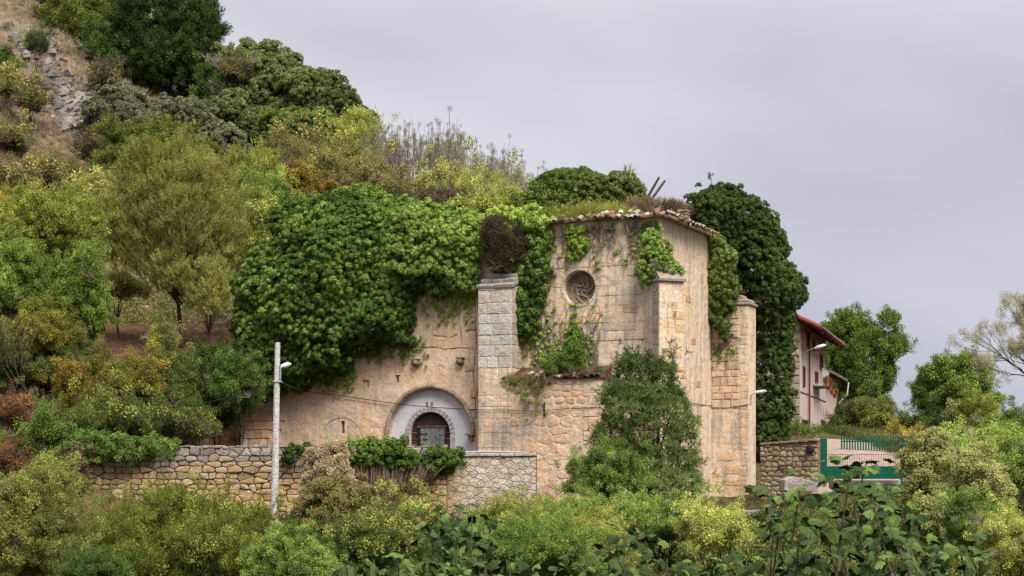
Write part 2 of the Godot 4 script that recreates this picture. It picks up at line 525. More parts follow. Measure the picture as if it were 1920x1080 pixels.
func trunk(parent: Node3D, from: Vector3, lobes: Array, r: float, col: Color, stems := 1, fork := 0.35) -> void:
	var c: Vector3 = lobes[0][0]
	for s in stems:
		var m := M.new()
		var b := from + (Vector3.ZERO if stems == 1 else Vector3(rf(-1, 1), 0, rf(-1, 1)) * r * 3.0) - Vector3.UP * 0.4
		var f := from.lerp(c, fork) + (Vector3.ZERO if stems == 1 else Vector3(rf(-1, 1), 0, rf(-.5, .5)) * r * 9.0)
		m.tube([b, b.lerp(f, 0.3) + rdir() * r * 0.4, b.lerp(f, 0.7) + rdir() * r * 0.4, f], [r * 1.35, r, r * 0.85, r * 0.7], 8, col)
		for i in range(1, mini(lobes.size(), 15)):
			if i % stems != s: continue
			var e: Vector3 = lobes[i][0]
			var k := f.lerp(e, 0.5) + rdir() * 0.12 * f.distance_to(e)
			m.tube([f, k, e], [r * 0.55, r * 0.34, r * 0.12], 5, col)
			for j in 3:
				var q := k.lerp(e, rf(0.2, 1)) 
				m.tube([q, q + rdir() * (lobes[i][1] as Vector3).length() * 0.4], [r * 0.16, r * 0.05], 3, col)
		part("trunk" if s == 0 else "stem", m, mats.bark, parent)

# one tree or shrub: crown ellipse as the photograph shows it, at depth d, standing on the ground below
func plant(called: String, label: String, cat: String, px: float, py: float, hw: float, hh: float, d: float, kind: String, pal: String, group := "", sd := 0) -> Node3D:
	rng.seed = hash(label) + sd
	var c := P(px, py, d)
	var r := Vector3(hw, hh, hw * 0.92) * d / F
	var base := Vector3(c.x, minf(gh(c.x, c.z), c.y), c.z)
	var o := thing(called, label, cat, at(base), group)
	var rel := c - base
	var k: Dictionary = KINDS[kind]
	var lobes := lobes_for(rel, r, k.n, k.small, k.get("core", 0.72), k.get("sub", 4))
	for l in range(1, lobes.size()):
		var off := Vector3(lump.get_noise_3d(c.x * 9 + lobes[l][0].x * 5, lobes[l][0].y * 5, 3), lump.get_noise_3d(c.x * 9 + lobes[l][0].x * 5, lobes[l][0].y * 5, 60), 0)
		lobes[l][0] += off * r * 0.55
	var sc: float = k.s * d / F
	trunk(o, Vector3.ZERO, lobes, clampf(r.x * k.trunk, 0.03, 0.5), k.get("bark", Color(0.11, 0.085, 0.065)), k.get("stems", 1), k.get("fork", 0.35))
	cover(o, "crown" if cat == "tree" else "foliage", lobes, k.clump, sc, k.dens, PAL[pal], k.get("mat", "leaf"), k.get("under", 0.5), k.get("up", 0.6), k.get("freq", 0.5), k.get("jut", 0.0))
	if k.has("mix"): cover(o, "leaves", lobes, k.mix, sc * 1.25, k.dens * 0.35, PAL[pal], "leaf", 0.4, 1.0, 0.5, k.get("jut", 0.0) * 1.2)
	if k.has("bare"): cover(o, "twigs", lobes, "twigs", sc * 1.5, k.bare, [Color(0.11, 0.085, 0.06), Color(0.2, 0.165, 0.13)], "twig", 0.3, 1.0, 0.5, 1.5)
	if k.has("extra"): cover(o, "twigs", lobes, "twigs", sc * 1.6, 0.12, [Color(0.10, 0.08, 0.06), Color(0.16, 0.13, 0.10)], "twig")
	return o

# s: clump radius in photo pixels; dens: how often the surface is covered
const KINDS := {
	"oak": {"clump": "broad", "s": 9.0, "dens": 2.4, "n": 14, "small": 0.36, "core": 0.7, "trunk": 0.06, "jut": 1.9, "up": 0.8, "bare": 0.05},
	"holm": {"clump": "ivy", "s": 7.5, "dens": 2.2, "n": 16, "small": 0.34, "core": 0.7, "trunk": 0.06, "up": 1.1, "jut": 1.0},
	"round": {"clump": "shoots", "s": 10.0, "dens": 2.5, "n": 12, "small": 0.32, "core": 0.84, "trunk": 0.035, "up": 1.6, "jut": 2.0, "sub": 2},
	"bush": {"clump": "broad", "s": 8.5, "dens": 2.4, "n": 11, "small": 0.42, "core": 0.62, "trunk": 0.03, "stems": 3, "jut": 2.6, "up": 0.9, "mix": "fine", "bare": 0.10},
	"weed": {"clump": "fine", "s": 11.0, "dens": 2.3, "n": 11, "small": 0.42, "core": 0.62, "trunk": 0.02, "stems": 3, "jut": 2.6, "up": 0.9, "mix": "broad", "bare": 0.14},
	"upright": {"clump": "shoots", "s": 12.0, "dens": 2.0, "n": 9, "small": 0.42, "core": 0.62, "trunk": 0.03, "stems": 3, "up": 2.2, "jut": 2.6, "sub": 3, "mix": "fine"},
	"yew": {"clump": "needles", "s": 15.0, "dens": 3.4, "n": 14, "small": 0.42, "trunk": 0.05, "up": 0.9, "jut": 2.2},
	"fluff": {"clump": "fluff", "s": 11.0, "dens": 1.7, "n": 11, "small": 0.42, "core": 0.62, "trunk": 0.02, "stems": 2, "jut": 1.6},
}
const PAL := {
	"dark oak": [Color(0.032, 0.055, 0.014), Color(0.08, 0.12, 0.026), Color(0.2, 0.25, 0.055)],
	"holm": [Color(0.032, 0.042, 0.016), Color(0.07, 0.088, 0.028), Color(0.16, 0.18, 0.058)],
	"grey green": [Color(.069, .076, .039), Color(.115, .121, .063), Color(.207, .207, .103)],
	"mid green": [Color(.061, .101, .023), Color(.121, .189, .038), Color(.243, .311, .068)],
	"bright green": [Color(0.1, 0.15, 0.028), Color(0.2, 0.275, 0.05), Color(0.36, 0.43, 0.1)],
	"yellow green": [Color(0.12, 0.145, 0.028), Color(0.26, 0.295, 0.055), Color(0.44, 0.46, 0.12)],
	"olive": [Color(0.145, 0.155, 0.04), Color(0.255, 0.27, 0.068), Color(0.4, 0.395, 0.11)],
	"olive brown": [Color(0.1, 0.082, 0.04), Color(0.17, 0.15, 0.055), Color(0.27, 0.24, 0.075)],
	"ochre": [Color(.149, .109, .025), Color(.322, .236, .046), Color(.506, .333, .081)],
	"golden": [Color(.12, .12, .025), Color(.25, .23, .04), Color(.46, .33, .07)],
	"rust": [Color(0.12, 0.065, 0.032), Color(0.22, 0.11, 0.048), Color(0.29, 0.18, 0.06)],
	"brown": [Color(.075, .055, .032), Color(.115, .090, .046), Color(.149, .138, .052)],
	"dark brown": [Color(0.05, 0.038, 0.024), Color(0.085, 0.064, 0.034), Color(0.12, 0.1, 0.045)],
	"yew": [Color(0.032, 0.055, 0.016), Color(0.078, 0.115, 0.032), Color(0.2, 0.25, 0.07)],
	"ivy": [Color(0.042, 0.072, 0.014), Color(0.105, 0.165, 0.032), Color(0.24, 0.32, 0.065)],
	"dark ivy": [Color(.038, .058, .015), Color(.078, .11, .027), Color(.18, .225, .052)],
	"light ivy": [Color(0.09, 0.14, 0.024), Color(0.2, 0.28, 0.045), Color(0.34, 0.42, 0.08)],
	"fluff": [Color(0.36, 0.31, 0.24), Color(0.48, 0.42, 0.32), Color(0.58, 0.5, 0.34)],
	"yellow fluff": [Color(.22, .20, .09), Color(.34, .30, .12), Color(.42, .36, .2)],
	"green fluff": [Color(0.15, 0.19, 0.07), Color(0.25, 0.29, 0.11), Color(0.38, 0.41, 0.2)],
	"twig": [Color(.10, .08, .06), Color(.16, .13, .10), Color(.22, .18, .14)],
	"shrub": [Color(0.065, 0.088, 0.023), Color(0.15, 0.185, 0.04), Color(0.31, 0.31, 0.07)],
	"hill": [Color(.163, .125, .056), Color(.150, .150, .050), Color(.100, .119, .037), Color(.225, .200, .062)],
}

# ---------------------------------------------------------------- camera, sky, light
func setting() -> void:
	var cam := Camera3D.new()
	cam.name = "camera"
	cam.keep_aspect = Camera3D.KEEP_HEIGHT
	cam.set_frustum(1080.0 / F, Vector2(0, (HY - 540.0) / F), 1.0, 8000.0)
	add_child(cam)
	cam.make_current()
	var env := Environment.new()
	env.background_mode = Environment.BG_SKY
	var sky := Sky.new()
	var pm := PanoramaSkyMaterial.new()
	pm.panorama = sky_image()
	sky.sky_material = pm
	env.sky = sky
	env.tonemap_mode = Environment.TONE_MAPPER_LINEAR
	env.tonemap_exposure = 4.1
	env.sdfgi_enabled = true
	env.ssao_enabled = true
	env.ssil_enabled = true
	var we := WorldEnvironment.new()
	we.name = "world"
	we.environment = env
	add_child(we)
	var sun := DirectionalLight3D.new()
	sun.name = "sun"
	sun.light_energy = 0.5
	sun.light_color = Color(1.0, 0.985, 0.96)
	sun.light_angular_distance = 30.0
	sun.shadow_enabled = true
	add_child(sun)
	sun.look_at_from_position(Vector3(0.30, 0.82, 0.60), Vector3.ZERO)

# overcast: dimmer towards the horizon, brighter towards the zenith, soft cloud banks
func sky_image() -> ImageTexture:
	var w := 1024
	var h := 512
	var n := FastNoiseLite.new()
	n.seed = 5; n.frequency = 1.0; n.fractal_octaves = 5; n.fractal_gain = 0.45
	var a := PackedFloat32Array()
	a.resize(w * h * 3)
	for y in h:
		var el := (0.5 - (y + 0.5) / h) * PI
		for x in w:
			var az := (x + 0.5) / w * TAU
			var d := Vector3(cos(el) * sin(az), sin(el), cos(el) * cos(az))
			var u := maxf(d.y, 0.0)
			var stretch := Vector3(d.x * 2.2, d.y * 7.0 + d.x * 0.9, d.z * 2.2)
			var c := n.get_noise_3d(stretch.x, stretch.y, stretch.z)
			var l := (0.131 + 0.15 * u + 0.135 * smoothstep(0.25, 1.0, u)) * (1.0 + 0.33 * c)
			var k := (y * w + x) * 3
			var blue := 1.17 - 0.05 * smoothstep(0.0, 0.3, u) - 0.08 * c * 0.5
			a[k] = l; a[k + 1] = l * 1.0; a[k + 2] = l * blue
	return ImageTexture.create_from_image(Image.create_from_data(w, h, false, Image.FORMAT_RGBF, a.to_byte_array()))

# ---------------------------------------------------------------- ground
func ground_colour(x: float, z: float) -> Color:
	var nz := lump.get_noise_2d(x * 0.9 + 40, z * 0.9)
	var n2 := lump.get_noise_2d(x * 3.1, z * 3.1 + 90)
	var grass := Color(.075, .085, .03).lerp(Color(.13, .11, .05), clampf(0.5 + nz * 1.2, 0, 1))
	var straw := Color(.27, .20, .14).lerp(Color(.21, .145, .10), clampf(0.5 + nz + n2, 0, 1))
	var soil := Color(.115, .055, .038).lerp(Color(.17, .10, .065), clampf(0.35 + n2 + nz * .6, 0, 1))
	var c := grass
	var px := CX + x / maxf(-z, 1.0) * F
	if z < -108.0: c = c.lerp(straw, clampf((-x - 22.0 - (z + 140.0) * -0.12) * 0.2, 0, 1) * 0.95)
	if z < -87.0 and z > -108.0 and x < -6.0: c = c.lerp(soil, clampf(minf((-87.0 - z) * 0.5, (z + 108.0) * 0.3), 0, 1))
	if z < -76.0 and z > -88.0 and x < 2.0: c = c.lerp(Color(.20, .13, .09), 0.7)
	return c

func terrain() -> void:
	var zs := []
	var z := 12.0
	while z > -70.0:
		zs.append(z); z -= 2.0
	while z > -100.0:
		zs.append(z); z -= 0.6
	while z > -180.0:
		zs.append(z); z -= 1.2
	while z > -600.0:
		zs.append(z); z -= 20.0
	zs.append_array([-600.0, -1500.0, -5000.0])
	var xs := []
	var x := -90.0
	xs.append_array([-4000.0, -900.0, -300.0, -150.0])
	while x <= 90.0:
		xs.append(x); x += 1.0 if absf(x + 8.0) < 40.0 else 2.5
	xs.append_array([150.0, 300.0, 900.0, 4000.0])
	var st := SurfaceTool.new()
	st.begin(Mesh.PRIMITIVE_TRIANGLES)
	for j in zs.size():
		for i in xs.size():
			st.set_color(ground_colour(xs[i], zs[j]))
			st.add_vertex(Vector3(xs[i], gh(xs[i], zs[j]), zs[j]))
	var w := xs.size()
	for j in zs.size() - 1:
		for i in w - 1:
			var k := j * w + i
			st.add_index(k); st.add_index(k + w); st.add_index(k + 1)
			st.add_index(k + 1); st.add_index(k + w); st.add_index(k + w + 1)
	st.generate_normals()
	var o := MeshInstance3D.new()
	o.name = "terrain"
	o.mesh = st.commit()
	o.mesh.surface_set_material(0, mats.earth)
	add_child(o)
	tag(o, "hillside and valley ground of dry grass and reddish soil", "", "", "structure")

# grey limestone breaking through the dry slope: part of the ground
func rocks() -> void:
	rng.seed = 901
	var o := Node3D.new()
	o.name = "rock_outcrop"
	add_child(o)
	tag(o, "pale grey limestone outcrop running down the dry slope", "", "", "structure")
	var line := [[45, 62], [70, 70], [92, 60], [72, 100], [100, 112], [88, 135], [112, 128], [70, 122], [118, 152], [140, 160], [98, 158], [132, 180], [150, 190], [112, 200], [150, 225], [135, 235], [160, 250], [60, 215], [100, 230], [172, 170], [20, 60], [50, 185], [128, 210], [82, 85], [160, 205], [95, 95], [125, 165], [140, 205], [80, 150], [110, 180], [35, 70], [150, 178], [165, 235], [120, 215], [60, 100]]
	for q in line:
		for k in 5:
			var h := ray_ground(q[0] + rf(-17, 17), q[1] + rf(-13, 13), 108.0)
			rock(o, h - Vector3(0, 0.15, 0), rf(0.22, 0.75), Color(.32, .295, .28) * rf(0.5, 1.1))
	o = Node3D.new()
	o.name = "terrace_stones"
	add_child(o)
	tag(o, "pale loose stones along the orchard terrace edge", "", "", "structure")
	for q in [[182, 570], [200, 562], [255, 585], [270, 580], [420, 590], [432, 598], [415, 585], [380, 668], [400, 672], [425, 676], [440, 672], [360, 664], [175, 590]]:
		var h := ray_ground(q[0] + rf(-6, 6), q[1] + rf(-3, 3), 88.0)
		rock(o, h, rf(0.18, 0.42), Color(.36, .32, .28) * rf(0.7, 1.2))

func ray_ground(px: float, py: float, from: float) -> Vector3:
	var d := from
	while d < 260.0:
		var p := P(px, py, d)
		if p.y < gh(p.x, p.z): return p
		d += 0.25
	return P(px, py, 150)

func rock(parent: Node3D, p: Vector3, s: float, col: Color) -> void:
	var m := M.new()
	var ph := rf(0, 50)
	var sx := rf(0.8, 1.4)
	var f := func(i: int, j: int) -> Vector3:
		var th := PI * j / 7.0
		var a := TAU * i / 10.0
		var d := Vector3(sin(th) * cos(a), cos(th), sin(th) * sin(a))
		var r := 1.0 + 0.9 * lump.get_noise_3d(d.x * 9 + ph, d.y * 9, d.z * 9) + 0.5 * lump.get_noise_3d(d.x * 26 + ph, d.y * 26, d.z * 26)
		return p + d * Vector3(sx, 0.75, 1.0) * s * r
	for i in 10:
		for j in 7:
			var a: Vector3 = f.call(i, j)
			var b: Vector3 = f.call((i + 1) % 10, j)
			var c: Vector3 = f.call((i + 1) % 10, j + 1)
			var e: Vector3 = f.call(i, j + 1)
			m.quado(a, b, c, e, (a + c) * 0.5 - p, col)
	part("rock", m, mats.rock, parent)

# ---------------------------------------------------------------- masonry
func clip_half(poly: PackedVector2Array, n: Vector2, d: float) -> PackedVector2Array:
	var out := PackedVector2Array()
	var k := poly.size()
	for i in k:
		var a := poly[i]
		var b := poly[(i + 1) % k]
		var da := a.dot(n) - d
		var db := b.dot(n) - d
		if da <= 0: out.append(a)
		if (da < 0 and db > 0) or (da > 0 and db < 0): out.append(a.lerp(b, da / (da - db)))
	return out

# cells of points within a rectangle, sight stretched in y by k so that stones lie flat
func cells(rect: Rect2, pts: Array, k: float) -> Array:
	var out := []
	for i in pts.size():
		var a := Vector2(pts[i].x, pts[i].y * k)
		var poly := PackedVector2Array([rect.position * Vector2(1, k), Vector2(rect.end.x, rect.position.y * k), rect.end * Vector2(1, k), Vector2(rect.position.x, rect.end.y * k)])
		for j in pts.size():
			if i == j: continue
			var b := Vector2(pts[j].x, pts[j].y * k)
			var dd := a.distance_to(b)
			if dd > 2.6: continue
			poly = clip_half(poly, (b - a) / dd, ((a + b) * 0.5).dot((b - a) / dd))
			if poly.size() < 3: break
		if poly.size() < 3: continue
		for q in poly.size(): poly[q].y /= k
		out.append(poly)
	return out

func shrunk(poly: PackedVector2Array, gap: float, round_it := true) -> PackedVector2Array:
	var ctr := Vector2.ZERO
	for p in poly: ctr += p
	ctr /= poly.size()
	var a := PackedVector2Array()
	for p in poly:
		var d := p - ctr
		a.append(ctr + d * maxf(0.3, 1.0 - gap / maxf(d.length(), 1e-3)))
	if not round_it: return a
	var b := PackedVector2Array()
	var k := a.size()
	for i in k:
		var p := a[i]
		var q := a[(i + 1) % k]
		if p.distance_to(q) < 0.03:
			b.append((p + q) * 0.5)
			continue
		b.append(p.lerp(q, 0.22)); b.append(p.lerp(q, 0.78))
	return b

func area_of(p: PackedVector2Array) -> float:
	var s := 0.0
	for i in p.size():
		var q := p[(i + 1) % p.size()]
		s += p[i].x * q.y - q.x * p[i].y
	return absf(s) * 0.5

func jrect(x0: float, y0: float, x1: float, y1: float, j: float) -> PackedVector2Array:
	var p := PackedVector2Array()
	for q in [Vector2(x0, y0), Vector2(lerpf(x0, x1, 0.5), y0), Vector2(x1, y0), Vector2(x1, lerpf(y0, y1, 0.5)), Vector2(x1, y1), Vector2(lerpf(x0, x1, 0.45), y1), Vector2(x0, y1), Vector2(x0, lerpf(y0, y1, 0.5))]:
		p.append(q + Vector2(rf(-j, j), rf(-j, j)))
	return p

# courses of squared stones over a rectangle of a frame's xy plane
func ashlar(parent: Node3D, xf: Transform3D, x0: float, x1: float, y0: float, y1: float, course: float, lo: float, hi: float, z: float, cols: Array, keep := 1.0, hole := PackedVector2Array(), gap := 0.014, mt := "stone", proud := 0.03) -> void:
	var y := y0
	while y < y1 - 0.05:
		var h := minf(course * rf(0.8, 1.25), y1 - y)
		if y1 - y - h < course * 0.4: h = y1 - y
		var x := x0
		while x < x1 - 0.02:
			var w := minf(rf(lo, hi), x1 - x)
			if x1 - x - w < lo * 0.6: w = x1 - x
			var ok := keep >= 1.0 or lump.get_noise_2d((x + parent.get_instance_id() % 7) * 9.0, y * 9.0) + rf(-.25, .25) < keep * 1.1 - 0.55
			if ok:
				var poly := jrect(x + gap, y + gap, x + w - gap, y + h - gap, 0.012)
				var polys := [poly]
				if hole.size(): polys = Geometry2D.clip_polygons(poly, hole)
				for q in polys:
					if q.size() < 3 or area_of(q) < 0.01: continue
					var m := M.new()
					var c: Color = cols[rng.randi() % cols.size()]
					m.slab(xf, q, z - 0.06, z + proud * rf(0.5, 1.5), 0.018 if q.size() == 8 else 0.0, 0.008, c * rf(0.9, 1.1))
					part("stone", m, mats[mt], parent)
			x += w
		y += h

func arc(c: Vector2, r: float, a0: float, a1: float, n: int) -> PackedVector2Array:
	var p := PackedVector2Array()
	for i in n + 1:
		var a := lerpf(a0, a1, float(i) / n)
		p.append(c + Vector2(cos(a), sin(a)) * r)
	return p

func csg(poly: PackedVector2Array, z0: float, z1: float) -> CSGPolygon3D:
	var c := CSGPolygon3D.new()
	c.polygon = poly
	c.depth = z1 - z0
	c.position.z = z1
	return c

func cut(from: CSGPolygon3D, poly: PackedVector2Array, z0: float, z1: float) -> void:
	if Geometry2D.is_polygon_clockwise(poly): poly.reverse()
	var c := csg(poly, z0, z1)
	c.position.z = z1 - from.position.z
	c.operation = CSGShape3D.OPERATION_SUBTRACTION
	from.add_child(c)

func baked(called: String, c: CSGPolygon3D, mt: String, parent: Node3D) -> MeshInstance3D:
	add_child(c)
	await get_tree().process_frame
	var mesh := c.bake_static_mesh()
	var off := c.position
	c.free()
	var src := mesh.surface_get_arrays(0)
	var m := M.new()
	var v: PackedVector3Array = src[Mesh.ARRAY_VERTEX]
	var ix = src[Mesh.ARRAY_INDEX]
	var count: int = ix.size() if ix != null and ix.size() else v.size()
	for i in range(0, count, 3):
		var a: int = ix[i] if count != v.size() or (ix != null and ix.size()) else i
		var b: int = ix[i + 1] if ix != null and ix.size() else i + 1
		var d: int = ix[i + 2] if ix != null and ix.size() else i + 2
		m.tri(v[a] + off, v[b] + off, v[d] + off)
	return part(called, m, mats[mt], parent)

func jag(list: Array, wd: float, xf: Transform3D, off := 0.0) -> PackedVector2Array:
	# a crack: a thin ragged sliver along a line of photo points
	var a := PackedVector2Array()
	var b := PackedVector2Array()
	for i in list.size() - 1:
		for k in 5:
			var t := k / 5.0
			var p := hit2(lerpf(list[i][0], list[i + 1][0], t), lerpf(list[i][1], list[i + 1][1], t), xf, off) + Vector2(rf(-.02, .02), rf(-.03, .03))
			var w := wd * rf(0.35, 1.0)
			var vert: bool = absf(list[i + 1][1] - list[i][1]) > absf(list[i + 1][0] - list[i][0])
			a.append(p + (Vector2(w, 0) if vert else Vector2(0, w)))
			b.append(p - (Vector2(w, 0) if vert else Vector2(0, w)))
	b.reverse()
	a.append_array(b)
	return a

# a polygon's plan walls: upright wall between two plan points, as a box with thickness inwards
func church() -> void:
	rng.seed = 31
	var th := deg_to_rad(23.0)
	church_xf = Transform3D(Basis(Vector3(cos(th), 0, sin(th)), Vector3.UP, Vector3(-sin(th), 0, cos(th))), Vector3(6.56, -1.6, -80))
	var X := church_xf
	var I := Transform3D()
	var o := thing("ruined_church", "roofless sandstone church with round window, buttresses and arched wooden door", "church", X)
	# --- nave wall with portal, slits and cracks
	var pts := [[452, 900], [452, 783], [470, 776], [476, 764], [500, 757], [506, 745], [530, 742], [560, 726], [600, 712], [640, 690], [690, 640], [730, 560], [770, 470], [800, 432], [900, 424], [1036, 420], [1036, 985], [452, 985]]
	var nave := csg(polyline_on(pts, X), -1.0, 0.0)
	var pc := hit2(806, 814, X)
	var pr := (hit2(883, 814, X).x - hit2(729, 814, X).x) * 0.5
	var notch := arc(pc, pr, 0, PI, 32)
	notch.append(Vector2(pc.x - pr, 0.2)); notch.append(Vector2(pc.x + pr, 0.2))
	cut(nave, notch, -0.3, 0.5)
	var dc := hit2(808, 814, X, -0.3)
	var dr := (hit2(845, 814, X, -0.3).x - hit2(770, 814, X, -0.3).x) * 0.5
	var dn := arc(dc, dr, 0, PI, 24)
	dn.append(Vector2(dc.x - dr, 0.2)); dn.append(Vector2(dc.x + dr, 0.2))
	cut(nave, dn, -0.7, 0.5)
	for s in [[639, 789, 646, 812], [741, 703, 750, 706], [743, 706, 748, 717]]:
		var a := hit2(s[0], s[3], X)
		var b := hit2(s[2], s[1], X)
		cut(nave, PackedVector2Array([a, Vector2(b.x, a.y), b, Vector2(a.x, b.y)]), -0.7, 0.5)
	var na := hit2(680, 728, X)
	var nb := hit2(692, 712, X)
	cut(nave, PackedVector2Array([na, Vector2(nb.x, na.y), nb, Vector2(na.x, nb.y)]), -0.12, 0.5)
	for cr in [[[783, 653], [806, 650], [835, 655], [868, 652], [893, 656]], [[865, 558], [860, 600], [867, 640]], [[812, 628], [840, 632], [862, 628]], [[890, 560], [893, 640], [888, 700], [893, 800]], [[873, 600], [885, 596], [893, 598]]]:
		cut(nave, jag(cr, 0.035, X), -0.09, 0.5)
	var bc := hit2(640, 828, X)
	var br := (hit2(680, 828, X).x - hit2(600, 828, X).x) * 0.5
	var ring := arc(bc, br, 0, PI, 20)
	var inner := arc(bc, br - 0.045, PI, 0, 20)
	ring.append_array(inner)
	cut(nave, ring, -0.04, 0.5)
	var nw: MeshInstance3D = await baked("nave_wall", nave, "plaster", o)
	# left end quoins and rubble shown where the wall has crumbled
	var cols := [L(.96, .93, .88), L(.88, .84, .8), L(1.02, 1.0, .97), L(.9, .8, .68)]
	var le := hit2(452, 840, X)
	for r in 5:
		ashlar(nw, I, le.x + 0.0, le.x + rf(1.6, 2.6), le.y - 0.4 + r * 0.42, le.y - 0.4 + (r + 1) * 0.42, 0.42, 0.35, 0.8, 0.02, cols, 1.0, PackedVector2Array(), 0.02, "plaster", 0.05)
	for q in [[470, 772, 9, 6], [486, 762, 10, 6], [516, 748, 12, 6], [545, 738, 14, 7], [750, 661, 16, 8], [880, 690, 9, 7], [883, 610, 9, 9], [872, 575, 8, 6], [720, 665, 12, 5], [700, 672, 14, 5], [706, 660, 9, 6], [690, 668, 8, 4], [888, 735, 6, 10], [886, 775, 6, 9]]:
		var a := hit2(q[0] - q[2], q[1] + q[3], X)
		var b := hit2(q[0] + q[2], q[1] - q[3], X)
		var m := M.new()
		m.slab(I, jrect(a.x, a.y, b.x, b.y, 0.04), -0.05, rf(0.03, 0.08), 0.03, 0.02, (cols[rng.randi() % 4] as Color) * rf(0.75, 1.0))
		part("stone", m, mats.plaster, nw)
	for q in [[782, 681], [865, 679]]:                       # two rounded corbels
		var p := hit2(q[0], q[1], X)
		var m := M.new()
		m.tube([Vector3(p.x, p.y, -0.1), Vector3(p.x, p.y, 0.18), Vector3(p.x, p.y - 0.02, 0.27), Vector3(p.x, p.y - 0.03, 0.3)], [0.16, 0.17, 0.13, 0.04], 10, L(.30, .26, .23))
		m.box(at(Vector3(p.x, p.y + 0.19, 0.08)), Vector3(0.38, 0.08, 0.3), L(.36, .30, .25), 0.02)
		part("corbel", m, mats.stone, o)
	# --- portal
	var portal := Node3D.new()
	portal.name = "portal"
	o.add_child(portal)
	var lm := M.new()                                        # whitewashed lunette, with the door arch left open
	var lun := arc(pc, pr - 0.004, 0, PI, 32)
	lun.append(Vector2(pc.x - pr + 0.004, 0.25)); lun.append(Vector2(pc.x + pr - 0.004, 0.25))
	var dnb := arc(dc, dr, 0, PI, 24)
	dnb.append(Vector2(dc.x - dr, 0.1)); dnb.append(Vector2(dc.x + dr, 0.1))
	for q in Geometry2D.clip_polygons(lun, dnb): lm.slab(I, q, -0.297, -0.22, 0, 0, L(.62, .61, .64))
	part("lunette", lm, mats.paint, portal)
	for s in 17:                                             # hood mould, stone by stone
		var hood := []
		var rad := []
		for k in 5:
			var a := lerpf(0.02, PI + 0.3, (s + lerpf(0.02, 0.98, k / 4.0)) / 17.0)
			hood.append(Vector3(pc.x + cos(a) * (pr + 0.10), pc.y + sin(a) * (pr + 0.10), 0.02)); rad.append(0.125 + rf(-.012, .008))
		lm = M.new()
		lm.tube(hood, rad, 8, L(.44, .345, .26) * rf(0.72, 1.12))
		part("hood_stone", lm, mats.stone, portal)
	lm = M.new()
	var cb := hit2(884, 815, X)
	lm.box(at(Vector3(cb.x, cb.y + 0.02, 0.1)), Vector3(0.42, 0.1, 0.36), L(.44, .30, .18), 0.02)
	lm.tube([Vector3(cb.x, cb.y - 0.03, 0.05), Vector3(cb.x, cb.y - 0.2, 0.03), Vector3(cb.x, cb.y - 0.36, 0.0)], [0.17, 0.12, 0.03], 8, L(.36, .25, .15))
	part("corbel", lm, mats.stone, portal)
	for i in 17:                                             # voussoirs of the door arch
		var a0 := PI * i / 17.0
		var a1 := PI * (i + 1) / 17.0
		lm = M.new()
		var vs := arc(dc, dr + 0.24, a0 + 0.012, a1 - 0.012, 3)
		vs.append_array(arc(dc, dr + 0.0, a1 - 0.012, a0 + 0.012, 3))
		lm.slab(I, vs, -0.225, -0.165, 0.015, 0.0, L(.50, .49, .54) * rf(0.9, 1.08))
		part("voussoir", lm, mats.stone, portal)
	for s in [-1.0, 1.0]:
		lm = M.new()
		lm.box(at(Vector3(dc.x + s * (dr + 0.12), (dc.y + 0.2) * 0.5, -0.2)), Vector3(0.23, dc.y - 0.2, 0.075), L(.50, .49, .54), 0.012)
		part("jamb", lm, mats.stone, portal)
	for q in [[801, 757], [810, 757]]:                       # two small worn marks over the arch
		var p := hit2(q[0], q[1], X, -0.22)
		lm = M.new()
		lm.slab(I, jrect(p.x - 0.05, p.y - 0.09, p.x + 0.05, p.y + 0.09, 0.02), -0.23, -0.195, 0.01, 0.0, L(.34, .25, .2))
		part("worn_mark", lm, mats.stone, portal)
	# --- door: dark coffered leaves with a grey wicket
	var door := Node3D.new()
	door.name = "door"
	o.add_child(door)
	var dz := -0.37
	var wl := hit2(789, 806, X, dz)
	var wr := hit2(834, 806, X, dz)
	lm = M.new()
	var dp := arc(dc, dr + 0.05, 0, PI, 24)
	dp.append(Vector2(dc.x - dr - 0.05, 0.3)); dp.append(Vector2(dc.x + dr + 0.05, 0.3))
	lm.slab(I, dp, dz - 0.08, dz, 0, 0, L(.075, .05, .04))
	part("door_board", lm, mats.wood, door)
	var gx := dr * 2.0 / 7.0
	for r in 13:
		for k in 7:
			var x := dc.x - dr + gx * (k + 0.5)
			var y := 0.55 + r * 0.28
			if x > wl.x - 0.12 and x < wr.x + 0.12 and y < wl.y + 0.34: continue
			if Vector2(x - dc.x, maxf(0, y + 0.08 - dc.y)).length() > dr - 0.06: continue
			lm = M.new()
			lm.box(at(Vector3(x, y - 0.11, dz + 0.025)), Vector3(gx * 0.8, 0.055, 0.05), L(.44, .33, .235) * rf(0.6, 1.2), 0.008)
			lm.box(at(Vector3(x - gx * 0.42, y + 0.02, dz + 0.02)), Vector3(0.05, 0.24, 0.04), L(.26, .18, .13) * rf(0.6, 1.2), 0.008)
			lm.box(at(Vector3(x, y + 0.02, dz + 0.012)), Vector3(gx * 0.42, 0.13, 0.024), L(.12, .08, .06) * rf(0.6, 1.2), 0.01)
			part("coffer", lm, mats.wood, door)
	lm = M.new()
	for q in [[wl.x - 0.07, wl.y * 0.5 + 0.1, 0.11, wl.y], [wr.x + 0.07, wl.y * 0.5 + 0.1, 0.11, wl.y]]:
		lm.box(at(Vector3(q[0], q[1], dz + 0.03)), Vector3(q[2], q[3], 0.06), L(.06, .04, .03), 0.01)
	lm.box(at(Vector3((wl.x + wr.x) * 0.5, wl.y + 0.14, dz + 0.035)), Vector3(wr.x - wl.x + 0.34, 0.09, 0.07), L(.22, .155, .10), 0.012)
	part("wicket_frame", lm, mats.wood, door)
